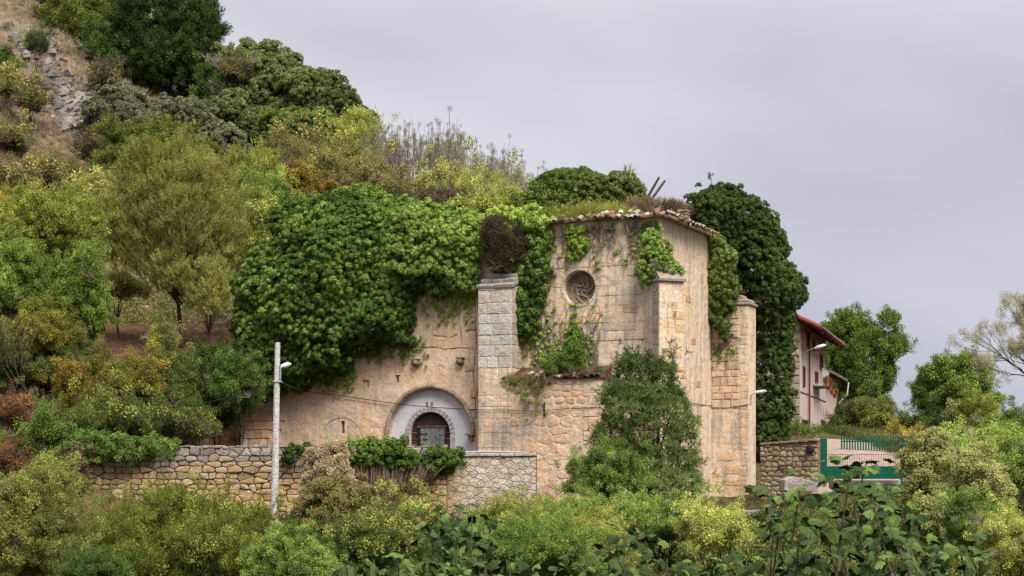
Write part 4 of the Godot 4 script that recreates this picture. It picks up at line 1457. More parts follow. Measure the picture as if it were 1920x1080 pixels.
func creepers() -> void:
	rng.seed = 71
	var X := church_xf
	var o := thing("ivy", "huge dark green ivy mass smothering the nave wall left of the buttress", "ivy", at(X * Vector3(-16, 0, 0)))
	ivy_sheet(o, "foliage", X, [[452, 700], [448, 520], [470, 500], [520, 480], [540, 420], [570, 388], [640, 378], [720, 380], [800, 392], [860, 405], [905, 402], [912, 470], [905, 520], [892, 552], [870, 556], [850, 545], [790, 555], [778, 580], [784, 600], [776, 640], [740, 648], [705, 668], [660, 672], [655, 700], [630, 705], [622, 722], [600, 716], [560, 740], [520, 742], [505, 722], [452, 722]], 0.05, 1.6, 0.165, 95.0, "ivy")
	ivy_sheet(o, "foliage", X, [[450, 790], [448, 640], [500, 640], [560, 700], [545, 730], [520, 742], [495, 742], [480, 765]], 0.4, 1.1, 0.165, 80.0, "ivy")
	vines(o, X, 34, 790, 892, 540, 610, 0.03, L(.17, .14, .11), 0.014, 6)
	vines(o, X, 26, 700, 782, 635, 690, 0.03, L(.17, .14, .11), 0.014, 6)
	vines(o, X, 26, 590, 665, 690, 745, 0.03, L(.17, .14, .11), 0.014, 6)
	rng.seed = 72
	var lob := []
	for q in [[560, 420, 60, 40, 87], [640, 400, 70, 36, 86.5], [720, 405, 70, 34, 86], [800, 412, 60, 30, 85], [870, 425, 40, 28, 84.5], [510, 520, 55, 60, 87], [490, 620, 45, 90, 87], [560, 560, 70, 80, 85.5], [640, 520, 80, 90, 85], [720, 480, 70, 70, 84.6], [620, 620, 60, 60, 85]]:
		var c := P(q[0], q[1], q[4])
		lob.append([c - o.position, Vector3(q[2], q[3], q[2] * 0.6) * q[4] / F])
	cover(o, "foliage", lob, "ivy", 0.17, 1.9, PAL.ivy, "glossy leaf", 0.4, 1.1, 0.5, 1.2)
	o = thing("ivy", "bright green dome of ivy rising above the nave ivy", "ivy", at(P(675, 385, 90)))
	cover(o, "foliage", [[Vector3.ZERO, Vector3(1.6, 0.85, 1.3)], [Vector3(-0.7, -0.4, 0), Vector3(1.2, 0.7, 1)], [Vector3(0.7, -0.4, 0), Vector3(1.3, 0.7, 1)]], "ivy", 0.22, 3.0, PAL["light ivy"], "glossy leaf")
	o = thing("ivy", "upright strip of ivy between left buttress and round window wall", "ivy", at(X * Vector3(-5.6, 4, 0.2)))
	ivy_sheet(o, "foliage", X, [[962, 400], [1035, 415], [1036, 480], [1030, 560], [1010, 590], [1000, 640], [985, 640], [972, 600], [968, 520], [960, 490]], 0.05, 0.5, 0.2, 45.0, "ivy")
	ivy_sheet(o, "foliage", X, [[900, 410], [960, 390], [1040, 398], [1040, 430], [960, 450], [905, 440]], 0.05, 0.7, 0.2, 45.0, "light ivy")
	vines(o, X, 22, 975, 1030, 590, 700, 0.02, L(.16, .12, .09), 0.02, 2)
	o = thing("dead_shrub", "dark brown withered shrub behind the cap of left buttress", "shrub", at(X * Vector3(-8.2, 7, 0.6)))
	var dl := []
	for q in [[945, 450, 34, 42], [930, 430, 24, 28], [962, 470, 26, 30], [940, 485, 24, 20], [975, 455, 16, 24]]: dl.append([P(q[0], q[1], 82.0) - o.position, Vector3(q[2], q[3], q[2]) * 82.0 / F])
	cover(o, "foliage", dl, "fine", 0.26, 3.0, PAL["dark brown"], "leaf")
	cover(o, "twigs", dl, "twigs", 0.4, 0.4, PAL.brown, "twig")
	o = thing("climbing_plant", "leafy trail hanging from the tower eaves above the round window", "vine", at(X * Vector3(-4, 10, 0)))
	ivy_sheet(o, "foliage", X, [[1052, 425], [1100, 425], [1104, 445], [1094, 470], [1080, 490], [1066, 460]], 0.04, 0.25, 0.1, 150.0, "light ivy")
	vines(o, X, 46, 1040, 1150, 425, 520, 0.02, L(.18, .14, .115), 0.022, 1)
	o = thing("climbing_plant", "bare brown creeper stems spread over wall below round window", "vine", at(X * Vector3(-4, 5, 0)))
	vines(o, X, 80, 1000, 1118, 700, 560, 0.02, L(.19, .145, .115), 0.027, 2)
	ivy_sheet(o, "foliage", X, [[1072, 590], [1090, 600], [1100, 650], [1100, 690], [1060, 695], [1062, 640]], 0.05, 0.35, 0.1, 100.0, "light ivy")
	o = thing("shrub", "small bright green shrub growing on the annex roof", "shrub", at(X * Vector3(-3.9, 4.6, 1.0)))
	cover(o, "foliage", [[P(1040, 682, 80.5) - o.position, Vector3(.62, .36, .5)], [P(1075, 668, 80.5) - o.position, Vector3(.5, .55, .4)], [P(1085, 640, 80.8) - o.position, Vector3(.3, .4, .3)]], "broad", 0.22, 2.4, PAL["mid green"])
	o = thing("dry_brush", "dry leafless brush trailing over the left end of annex roof", "brush", at(X * Vector3(-7, 4.2, 1.4)))
	cover(o, "twigs", [[P(975, 712, 79.8) - o.position, Vector3(.7, .3, .4)], [P(1000, 715, 79.6) - o.position, Vector3(.9, .28, .4)], [P(1100, 695, 80) - o.position, Vector3(.8, .15, .3)]], "twigs", 0.22, 2.0, PAL.brown, "twig")
	cover(o, "leaves", [[P(985, 725, 79.5) - o.position, Vector3(.8, .35, .3)], [P(955, 720, 79.5) - o.position, Vector3(.3, .35, .3)]], "fine", 0.16, 1.5, PAL["olive brown"])
	vines(o, X, 26, 960, 1015, 715, 790, 1.36, L(.24, .2, .18), 0.012, 1)
	o = thing("ivy", "leafy ivy bush sitting on the corner buttress of the tower", "ivy", at(X * Vector3(0, 9.5, 0)))
	var bl := []
	for q in [[1230, 490, 30, 28], [1250, 505, 24, 18], [1212, 510, 20, 22], [1222, 455, 16, 24], [1245, 470, 14, 20], [1268, 512, 12, 10]]: bl.append([P(q[0], q[1], 79.5) - o.position, Vector3(q[2], q[3], q[2] * 0.7) * 79.5 / F])
	cover(o, "foliage", bl, "ivy", 0.12, 2.0, PAL.ivy, "glossy leaf")
	vines(o, X, 44, 1180, 1238, 420, 540, 0.03, L(.18, .15, .12), 0.022, 2)
	# on top of the tower
	rng.seed = 73
	o = thing("ivy", "broad rounded mound of ivy on top of the tower behind the eaves", "ivy", at(X * Vector3(-3, 12, -6)))
	var tl := []
	for q in [[1075, 372, 82, 50, 87], [1040, 385, 60, 40, 86.5], [1120, 380, 70, 42, 87], [1010, 395, 50, 30, 86], [1150, 392, 50, 24, 86.5], [1060, 345, 45, 24, 87.5]]: tl.append([P(q[0], q[1], q[4]) - o.position, Vector3(q[2], q[3], q[2] * 0.8) * q[4] / F])
	cover(o, "foliage", tl, "ivy", 0.2, 2.6, [Color(.045, .06, .016), Color(.07, .10, .02), Color(.11, .14, .03)], "glossy leaf")
	o = thing("ivy", "darker knob of ivy at the right of the tower top mound", "ivy", at(X * Vector3(-1, 13, -6)))
	cover(o, "foliage", [[P(1168, 358, 86) - o.position, Vector3(.85, .8, .7)], [P(1185, 380, 86) - o.position, Vector3(.7, .6, .6)], [P(1160, 340, 86) - o.position, Vector3(.5, .4, .4)]], "ivy", 0.2, 2.6, PAL.holm, "glossy leaf")
	cover(o, "twigs", [[P(1180, 325, 86) - o.position, Vector3(.3, .35, .2)]], "twigs", 0.35, 1.0, PAL.brown, "twig")
	o = thing("dry_brush", "reddish brown dry brush heaped on the tower wall head", "brush", at(X * Vector3(-1, 12, -3)))
	var hl := [[P(1225, 388, 84) - o.position, Vector3(1.3, .35, .8)], [P(1190, 396, 83) - o.position, Vector3(1.0, .3, .7)], [P(1262, 392, 84) - o.position, Vector3(.8, .35, .7)]]
	cover(o, "twigs", hl, "twigs", 0.3, 1.5, [Color(.14, .085, .06), Color(.20, .12, .085)], "twig")
	cover(o, "leaves", hl, "fine", 0.22, 1.4, PAL["olive brown"])
	o = thing("weeds", "yellow green weeds sprouting along the tower eaves", "weeds", at(X * Vector3(-3, 11.8, -1)))
	cover(o, "leaves", [[P(1100, 402, 82) - o.position, Vector3(1.4, .28, .5)], [P(1050, 404, 82.5) - o.position, Vector3(.9, .25, .5)], [P(1160, 402, 82) - o.position, Vector3(.9, .2, .4)], [P(1120, 398, 83) - o.position, Vector3(1.6, .35, .8)]], "shoots", 0.2, 2.2, PAL["yellow green"])
	cover(o, "leaves", [[P(1065, 409, 81.2) - o.position, Vector3(.5, .14, .2)], [P(1128, 408, 80.8) - o.position, Vector3(.6, .12, .2)], [P(1190, 404, 80.3) - o.position, Vector3(.6, .14, .2)], [P(1275, 412, 81.5) - o.position, Vector3(.4, .12, .4)]], "fine", 0.12, 1.6, PAL["olive brown"])
	for i in 5:
		var q: Array = [[1090, 400, 1112, 377], [1120, 405, 1150, 395], [1150, 400, 1185, 398], [1065, 398, 1072, 380], [1110, 390, 1130, 402]][i]
		var m := M.new()
		m.tube([P(q[0], q[1], 82.6), P((q[0] + q[2]) * 0.5, (q[1] + q[3]) * 0.5 - 2, 82.5), P(q[2], q[3], 82.4)], [0.05, 0.045, 0.03], 6, L(.33, .29, .25))
		tag(part("fallen_branch", m, mats.bark), ["grey stick rising from the weeds left on tower eaves", "pale stick lying low in mid tower eaves weeds", "pale stick lying flat under the dark ivy knob", "shortest upright stick at the left end of tower eaves", "slanting stick crossing behind the tower eaves tiles"][i], "branch", "sticks on the tower eaves")
	for i in 2:
		var q: Array = [[1212, 374, 1236, 332], [1220, 376, 1247, 338]][i]
		var m := M.new()
		m.tube([P(q[0] - 8, q[1] + 14, 84.4), P(q[0], q[1], 84.3), P(q[2], q[3], 84.0)], [0.075, 0.07, 0.055], 7, L(.20, .17, .155) if i == 0 else L(.30, .26, .23))
		tag(part("leaning_post", m, mats.bark), ["upper left of two leaning grey roof poles on tower top", "lower right of two leaning grey roof poles on tower top"][i], "pole", "two leaning poles on the tower")
	o = thing("sapling", "thin bare sapling against the sky on top of right ivy", "sapling", at(P(1333, 360, 87)))
	var sm := M.new()
	sm.tube([Vector3(0, -.4, 0), Vector3(.03, .4, 0), Vector3(-.03, .95, 0)], [0.02, 0.015, 0.006], 4, L(.10, .08, .06))
	part("stem", sm, mats.twig, o)
	var lb := PackedFloat32Array()
	for i in 9: push(lb, aim(rdir(), 0.09), Vector3(rf(-.12, .12), rf(0.1, 0.95), rf(-.1, .1)), PAL.holm[1])
	swarm("leaves", clumps.broad, mats.leaf, lb, o, "")
	# right-hand ivy column
	rng.seed = 74
	o = thing("ivy", "towering dark ivy column behind the far right buttress", "ivy", at(Vector3(12.0, 0, -92)))
	var il := []
	for q in [[1330, 385, 32, 22, 87.5], [1325, 430, 18, 40, 87.2], [1370, 420, 60, 55, 90], [1340, 400, 45, 40, 89], [1400, 430, 55, 50, 91], [1380, 480, 70, 60, 90], [1430, 480, 45, 60, 92], [1420, 540, 70, 60, 91], [1470, 550, 40, 45, 92], [1435, 600, 50, 70, 92], [1444, 680, 40, 80, 92], [1445, 760, 38, 70, 92], [1440, 830, 26, 40, 91.5], [1452, 800, 26, 50, 92], [1360, 380, 40, 28, 90], [1340, 470, 30, 80, 88.6], [1350, 570, 26, 60, 88.4], [1456, 640, 28, 50, 92]]:
		il.append([P(q[0], q[1], q[4]) - o.position, Vector3(q[2], q[3], q[2] * 0.9) * q[4] / F])
	cover(o, "foliage", il, "ivy", 0.17, 2.6, PAL["dark ivy"], "glossy leaf", 0.7, 1.0, 0.5, 2.0)
	var im := M.new()
	im.tube([Vector3(0.5, 0, 0), Vector3(0.3, 3, 0), Vector3(-0.6, 8, 0)], [0.5, 0.45, 0.3], 8, L(.1, .08, .06))
	part("stem", im, mats.bark, o)
	o = thing("ivy", "ivy tongue hanging down the inner side of far right buttress", "ivy", at(X * Vector3(0.6, 8, -7)))
	ivy_sheet(o, "foliage", X, [[1322, 430], [1345, 430], [1385, 500], [1390, 540], [1370, 560], [1368, 600], [1378, 640], [1360, 650], [1345, 620], [1332, 590], [1326, 500]], -7.5, 0.5, 0.15, 85.0, "dark ivy")
	vines(o, X, 14, 1335, 1385, 640, 700, -7.56, L(.13, .11, .09), 0.016, 2)
	# on the front wall
	rng.seed = 75
	var W := wall_xf
	o = thing("ivy", "ivy hedge overhanging the rubble wall in front of the door", "ivy", at(W * Vector3(13.5, 4, 0.2)))
	ivy_sheet(o, "foliage", W, [[604, 838], [640, 826], [690, 822], [720, 824], [752, 824], [772, 846], [830, 850], [872, 852], [866, 862], [842, 878], [800, 884], [760, 880], [720, 888], [690, 882], [664, 884], [640, 866], [612, 850]], 0.0, 0.6, 0.17, 70.0, "ivy")
	var hl2 := []
	for i in 7: hl2.append([P(622 + i * 21, 846 - 5 * sin(i * 0.8), 76.2) - o.position, Vector3(0.5, 0.28, 0.45)])
	for i in 5: hl2.append([P(775 + i * 20, 862, 76.2) - o.position, Vector3(0.4, 0.18, 0.4)])
	cover(o, "foliage", hl2, "broad", 0.17, 2.2, PAL["mid green"], "leaf", 0.6, 1.2, 0.5, 1.6)
	hanging_stems(o, W)
	o = thing("ivy", "green ivy trailing along the top left of rubble wall", "ivy", at(W * Vector3(2, 3.6, 0)))
	var wl := []
	for q in [[30, 835, 40, 22], [75, 822, 40, 28], [120, 828, 40, 30], [170, 838, 45, 26], [215, 840, 45, 22], [260, 842, 36, 18], [300, 840, 28, 14], [100, 850, 50, 26], [150, 852, 40, 18], [240, 850, 30, 14]]: wl.append([P(q[0], q[1], 76.5) - o.position, Vector3(q[2], q[3], 24) * 76.5 / F])
	cover(o, "foliage", wl, "broad", 0.2, 2.2, PAL["mid green"], "leaf", 0.6, 0.9, 0.5, 1.8)
	cover(o, "foliage", wl, "ivy", 0.18, 1.0, PAL.ivy, "glossy leaf", 0.6, 0.9)
	o = thing("ivy", "small dark ivy tuft on wall top right of the lamp post", "ivy", at(W * Vector3(9.5, 3.8, 0)))
	cover(o, "foliage", [[P(552, 852, 75.9) - o.position, Vector3(.42, .36, .3)], [P(570, 846, 75.9) - o.position, Vector3(.4, .25, .3)]], "ivy", 0.15, 2.2, PAL.ivy, "glossy leaf")

func hanging_stems(o: Node3D, W: Transform3D) -> void:
	var m := M.new()
	for i in 420:
		var px := rf(648, 838)
		var f := clampf(1.0 - absf(px - 715.0) / (70.0 if px < 715 else 130.0), 0, 1)
		var y0 := 872.0 + rf(-6, 6)
		var y1 := 895.0 + 78.0 * f * rf(0.55, 1.05)
		var p := hit2(px, y0, W, 0.5)
		var q := hit2(px + (705.0 - px) * 0.22 + rf(-6, 6), y1, W, 0.3)
		var zo := rf(0.1, 0.55)
		var k := p.lerp(q, 0.5) + Vector2(rf(-.05, .05), 0)
		var a := o.transform.affine_inverse() * W
		m.tube([a * Vector3(p.x, p.y, zo), a * Vector3(k.x, k.y, zo + 0.08), a * Vector3(q.x, q.y, zo * 0.6 + 0.05)], [0.016, 0.014, 0.006], 3, L(.21, .145, .10) * rf(0.5, 1.35))
	part("dead_stems", m, mats.twig, o, "stuff")

# ---------------------------------------------------------------- lamp post, cables, wall lamps
func utilities() -> void:
	var d := 72.5
	var b := P(514, 985, d)
	b.y = minf(gh(b.x, b.z), b.y)
	var t := P(520.5, 643, d)
	var o := thing("lamp_post", "tall pale grey concrete lamp post in front of the rubble wall", "lamp post", at(b))
	var m := M.new()
	m.tube([Vector3.ZERO, (t - b) * 0.5, t - b, t - b + Vector3(0, 0.02, 0)], [0.165, 0.135, 0.105, 0.06], 12, L(.66, .65, .66))
	part("pole", m, mats.stone, o)
	m = M.new()
	var a := P(523, 693, d) - b
	var e := P(532, 687, d + 0.1) - b
	m.tube([a, a.lerp(e, 0.6) + Vector3(0, .04, 0), e], [0.035, 0.03, 0.03], 7, L(.4, .42, .44))
	part("arm", m, mats.metal, o)
	m = M.new()
	var h := P(537, 685, d + 0.1) - b
	m.tube([h - Vector3(.2, .05, 0), h - Vector3(.1, .02, 0), h + Vector3(.08, .03, 0), h + Vector3(.19, .05, 0)], [0.05, 0.10, 0.11, 0.03], 10, L(.62, .64, .66))
	part("lamp_head", m, mats.metal, o)
	m = M.new()
	var g := P(526, 700, d) - b
	m.tube([g + Vector3(0, .35, .12), g + Vector3(.02, 0, .13), g + Vector3(0, -.35, .12)], [0.03, 0.03, 0.03], 6, L(.25, .28, .3))
	part("conduit", m, mats.metal, o)
	m = M.new()
	m.box(at(P(521, 716, d) - b), Vector3(.36, .05, .3), L(.3, .3, .31), 0.01)
	part("clamp", m, mats.metal, o)
	# cables strung along the church
	cable("black cable sagging from the nave ivy across the arch to buttress", [hp(560, 732, 0.3), hp(640, 742, 0.12), hp(745, 757, 0.1), hp(830, 765, 0.1), hp(896, 768, 0.1)], 0.02)
	cable("thin cable running across the annex wall from buttress", [church_xf * hit(897, 768, church_xf, 2, 1.36), church_xf * hit(1000, 770, church_xf, 2, 1.36), church_xf * hit(1060, 767, church_xf, 2, 1.36), church_xf * hit(1120, 763, church_xf, 2, 1.36)], 0.014)
	cable("dark cable crossing the tower side wall to the far buttress", [church_xf * hit(1284, 751, church_xf, 0, 0.05), church_xf * hit(1310, 758, church_xf, 0, 0.05), church_xf * hit(1336, 761, church_xf, 2, -7.55), church_xf * hit(1375, 762, church_xf, 2, -7.55), church_xf * hit(1408, 758, church_xf, 2, -7.55)], 0.018)
	cable("thin cable hanging from the lamp post toward the left bushes", [P(517, 718, d), P(400, 752, 78), P(280, 776, 84), P(150, 786, 88)], 0.012)
	cable("short cable stub from the lamp post to nave ivy", [P(524, 716, d), P(545, 724, 76), P(560, 730, 80)], 0.012)
	o = thing("wall_lamp", "white street lamp on a curved arm at the far right buttress", "street lamp", at(church_xf * Vector3(1.75, 5.8, -7.5)))
	m = M.new()
	var w0 := P(1408, 760, 85.8) - o.position
	m.tube([w0, P(1408, 742, 85.6) - o.position, P(1414, 737, 85.4) - o.position, P(1420, 736, 85.3) - o.position], [0.03, 0.03, 0.03, 0.03], 7, L(.5, .5, .52))
	part("arm", m, mats.metal, o)
	m = M.new()
	m.tube([P(1414, 737, 85.4) - o.position, P(1420, 735.5, 85.3) - o.position, P(1432, 734, 85.1) - o.position, P(1437, 733, 85) - o.position], [0.04, 0.075, 0.08, 0.03], 9, L(.7, .71, .73))
	part("lamp_head", m, mats.metal, o)

func hp(px: float, py: float, off: float) -> Vector3: return church_xf * hit(px, py, church_xf, 2, off)

func cable(label: String, pts: Array, r: float) -> void:
	var c := Curve3D.new()
	for i in pts.size():
		var t: Vector3 = (pts[mini(i + 1, pts.size() - 1)] - pts[maxi(i - 1, 0)]) / 6.0
		c.add_point(pts[i], -t, t)
	c.bake_interval = 0.4
	var b := c.get_baked_points()
	var l := []
	var rr := []
	for p in b:
		l.append(p); rr.append(r)
	var m := M.new()
	m.tube(l, rr, 5, L(.05, .045, .045))
	tag(part("cable", m, mats.twig), label, "cable", "cables on the church")

# ---------------------------------------------------------------- house, gate and yard on the right
func house() -> void:
	rng.seed = 81
	var e := Vector3(0.27, 0, -0.963)
	house_xf = Transform3D(Basis(Vector3(0.963, 0, 0.27), Vector3.UP, -e), P(1500, 900, 100) + Vector3(0, 1.5, 0))
	var H := house_xf
	var o := thing("village_house", "white and salmon house with red eaves and stone gable behind the ivy", "house", H)
	var FX := Transform3D(Basis(Vector3(0, 0, -1), Vector3.UP, Vector3(1, 0, 0)), Vector3.ZERO)     # facade: x runs back along the road
	var top := hit(1500, 604, H, 2, 0.0).y
	var len := 13.5
	var m := M.new()
	m.slab(FX, PackedVector2Array([Vector2(0.002, -2), Vector2(len, -2), Vector2(len, top), Vector2(0.002, top)]), -0.4, 0.0, 0, 0, L(.60, .49, .42))
	var wall := part("facade", m, mats.paint, o)
	var sb := hit(1500, 655, H, 0, 0.0).y
	m = M.new()
	m.slab(FX, PackedVector2Array([Vector2(0.004, sb), Vector2(len, sb), Vector2(len, top - 0.02), Vector2(0.004, top - 0.02)]), -0.1, 0.012, 0, 0, L(.50, .26, .20))
	part("salmon_band", m, mats.paint, wall)
	m = M.new()
	m.box(at(Vector3(-3.5, top * 0.5 - 1, -0.25)), Vector3(6.99, top + 2, 0.498), L(.40, .35, .29))
	m.slab(ident(), PackedVector2Array([Vector2(-7, top), Vector2(0, top), Vector2(-3.5, top + 1.7)]), -0.498, 0.0, 0, 0, L(.40, .35, .29))
	var gable := part("gable_wall", m, mats.stone, o)
	ashlar(gable, ident(), -1.4, -0.01, -1.0, top, 0.4, 0.35, 0.7, 0.0, [L(.44, .37, .29), L(.38, .33, .27), L(.48, .42, .34), L(.34, .29, .24)], 1.0, PackedVector2Array(), 0.025, "stone", 0.05)
	m = M.new()
	m.box(at(Vector3(-6.8, top * 0.5 - 1, -len * 0.5)), Vector3(0.4, top + 2, len - 1.1), L(.7, .68, .65))
	m.box(at(Vector3(-3.5, top * 0.5 - 1, -len + 0.25)), Vector3(6.5, top + 2, 0.498), L(.7, .68, .65))
	part("back_wall", m, mats.paint, o)
	var roof := Node3D.new()
	roof.name = "roof"
	o.add_child(roof)
	var tilt := atan2(1.7, 3.5)
	for s in [1.0, -1.0]:
		m = M.new()
		var b := Basis(Vector3.BACK, -s * tilt)
		m.box(Transform3D(b, Vector3(-3.5 + s * 2.22, top + 0.75, -len * 0.5 + 0.05)), Vector3(5.1, 0.12, len + 1.0), L(.34, .085, .06), 0.02)
		part("roof_slope", m, mats.stone, roof)
	for i in 32:                                             # ribbed tile rows over the front slope
		m = M.new()
		var z := 0.5 - i * (len + 0.9) / 32.0
		m.tube([Vector3(-3.5, top + 1.92, z), Vector3(1.15, top + 1.92 - 4.65 * 1.7 / 3.5, z)], [0.13, 0.13], 7, L(.36, .10, .07) * rf(0.75, 1.15))
		part("tile_row", m, mats.stone, roof)
	for i in 18:
		m = M.new()
		m.box(Transform3D(Basis(Vector3.BACK, -tilt), Vector3(0.55, top - 0.22, -0.2 - i * 0.76)), Vector3(1.15, 0.14, 0.12), L(.19, .05, .04), 0.01)
		part("rafter", m, mats.wood, roof)
	m = M.new()
	m.tube([Vector3(1.2, top - 0.35, 0.55), Vector3(1.2, top - 0.42, -len - 0.4)], [0.09, 0.09], 8, L(.10, .06, .055))
	part("gutter", m, mats.metal, roof)
	for q in [[1517, 612, 800], [1510, 600, 622]]:
		m = M.new()
		var a := hit(q[0], q[1], H, 0, 0.1)
		var b := hit(q[0], q[2], H, 0, 0.1)
		m.tube([Vector3(0.9, top - 0.35, a.z), Vector3(0.12, a.y - 0.3, a.z), Vector3(0.12, b.y, a.z)], [0.06, 0.06, 0.06], 7, L(.16, .045, .04))
		part("downpipe", m, mats.metal, o)
	# openings
	for q in [[1512, 1514, 626, 648, "window"], [1523, 1526, 640, 655, "window"], [1503, 1513, 790, 818, "door"], [1528, 1532, 700, 715, "window"], [1539, 1543, 790, 812, "window"], [1505, 1508, 690, 722, "window"], [1537, 1541, 668, 690, "window"]]:
		var a := hit(q[0], q[3], H, 0, 0.0)
		var b := hit(q[1], q[2], H, 0, 0.0)
		var w := -b.z + a.z
		var node := Node3D.new()
		node.name = q[4] if not o.has_node(q[4] as String) else "window_%03d" % o.get_child_count()
		o.add_child(node)
		m = M.new()
		m.slab(FX, PackedVector2Array([Vector2(-a.z, a.y), Vector2(-b.z, a.y), Vector2(-b.z, b.y), Vector2(-a.z, b.y)]), -0.05, 0.03, 0, 0, L(.03, .09, .065) if q[4] == "door" else L(.06, .06, .07))
		part("panel", m, mats.wood, node)
		m = M.new()
		for s in [0.0, 1.0]:
			m.box(FX * at(Vector3(lerpf(-a.z, -b.z, s), (a.y + b.y) * 0.5, 0.03)), Vector3(0.1, b.y - a.y + 0.16, 0.09), L(.05, .14, .10) if q[4] == "door" else L(.30, .10, .07), 0.01)
			m.box(FX * at(Vector3((-a.z - b.z) * 0.5, lerpf(a.y, b.y, s), 0.031)), Vector3(w + 0.02, 0.1, 0.085), L(.05, .14, .10) if q[4] == "door" else L(.30, .10, .07), 0.01)
		part("frame", m, mats.wood, node)
	# iron balcony with rails
	var bal := Node3D.new()
	bal.name = "balcony"
	o.add_child(bal)
	var b0 := hit(1524, 722, H, 0, 0.0)
	var b1 := hit(1536, 700, H, 0, 0.0)
	m = M.new()
	m.box(at(Vector3(0.3, b0.y, (b0.z + b1.z) * 0.5)), Vector3(0.6, 0.12, b0.z - b1.z), L(.62, .58, .55), 0.02)
	part("slab", m, mats.stone, bal)
	for i in 12:
		m = M.new()
		var z := lerpf(b0.z, b1.z, i / 11.0)
		m.tube([Vector3(0.56, b0.y + .05, z), Vector3(0.56, b0.y + 0.95, z)], [0.018, 0.018], 4, L(.5, .48, .47))
		part("rail", m, mats.metal, bal)
	m = M.new()
	m.tube([Vector3(0.56, b0.y + 0.96, b0.z), Vector3(0.56, b0.y + 0.96, b1.z)], [0.025, 0.025], 5, L(.5, .48, .47))
	part("handrail", m, mats.metal, bal)
	m = M.new()
	for q in [[1497, 760], [1545, 760]]: m.box(at(Vector3(0.03, hit(1520, 742, H, 0, 0).y, -len * 0.5)), Vector3(0.03, 0.03, len), L(.1, .08, .08))
	part("conduit", m, mats.metal, o)
	# geraniums
	var f := thing("flower_pots", "hanging pots of red flowers on the house balcony", "flowers", at(H * Vector3(0.7, b0.y, (b0.z + b1.z) * 0.5)))
	for i in 4:
		var p := Vector3(0.1, 0.1, 0) + H.basis * Vector3(0, 0, lerpf(1.6, -3.4, i / 3.0)) - Vector3(0, 0.25 * i * 0.6, 0)
		m = M.new()
		m.tube([p + Vector3(0, -.18, 0), p + Vector3(0, 0.1, 0)], [0.12, 0.17], 8, L(.30, .12, .07))
		part("pot", m, mats.stone, f)
		cover(f, "blossom", [[p + Vector3(0, .2, 0), Vector3(.2, .18, .2)]], "broad", 0.13, 2.0, [Color(.25, .03, .02), Color(.34, .05, .035), Color(.06, .09, .02)])
	var pb := thing("potted_plants", "light green potted plants before the green house door", "plants", at(P(1508, 812, 97)))
	cover(pb, "foliage", [[Vector3(-.3, .1, 0), Vector3(.5, .35, .4)], [Vector3(.4, .05, 0), Vector3(.45, .3, .4)]], "shoots", 0.22, 2.4, PAL["bright green"])
	m = M.new()
	m.box(at(Vector3(0, -.35, 0)), Vector3(1.5, .4, .5), L(.30, .2, .14), 0.03)
	part("trough", m, mats.stone, pb)
	# lower wing farther up the road, with red rafters
	var lo := thing("lower_wing", "lower pink wing with red rafters at the far end of house", "house", H)
	var t2 := hit(1548, 700, H, 0, 0.0).y
	m = M.new()
	m.box(at(Vector3(-2.9, t2 * 0.5 - 1, -len - 4.55)), Vector3(5.4, t2 + 2, 9.0), L(.62, .44, .38))
	part("wall", m, mats.paint, lo)
	m = M.new()
	m.box(Transform3D(Basis(Vector3.BACK, -0.38), Vector3(-1.35, t2 + 0.75, -len - 4.5)), Vector3(4.0, 0.14, 9.6), L(.45, .36, .30), 0.02)
	part("roof", m, mats.stone, lo)
	for i in 11:
		m = M.new()
		m.box(Transform3D(Basis(Vector3.BACK, -0.38), Vector3(-0.05, t2 + 0.17, -len - 0.3 - i * 0.84)), Vector3(1.0, 0.16, 0.14), L(.33, .07, .055), 0.01)
		part("rafter", m, mats.wood, lo)
	m = M.new()
	m.tube([Vector3(0.6, t2 - 0.1, -len - 9), Vector3(0.5, t2 - 0.9, -len - 9), Vector3(0.0, t2 - 1.4, -len - 9), Vector3(0.0, -1, -len - 9)], [0.06, 0.06, 0.06, 0.06], 6, L(.5, .46, .40))
	part("downpipe", m, mats.metal, lo)
	# wall lamp on the house
	var la := thing("wall_lamp", "white street lamp on an arm against the house front", "street lamp", at(P(1520, 655, 101)))
	m = M.new()
	m.tube([P(1502, 664, 101) - la.position, P(1520, 655, 100.8) - la.position, P(1530, 652, 100.6) - la.position], [0.03, 0.03, 0.03], 6, L(.6, .6, .62))
	part("arm", m, mats.metal, la)
	m = M.new()
	m.tube([P(1527, 653, 100.6) - la.position, P(1533, 651, 100.5) - la.position, P(1545, 648, 100.4) - la.position, P(1549, 647, 100.4) - la.position], [0.04, 0.1, 0.1, 0.03], 9, L(.74, .74, .76))
	part("lamp_head", m, mats.metal, la)

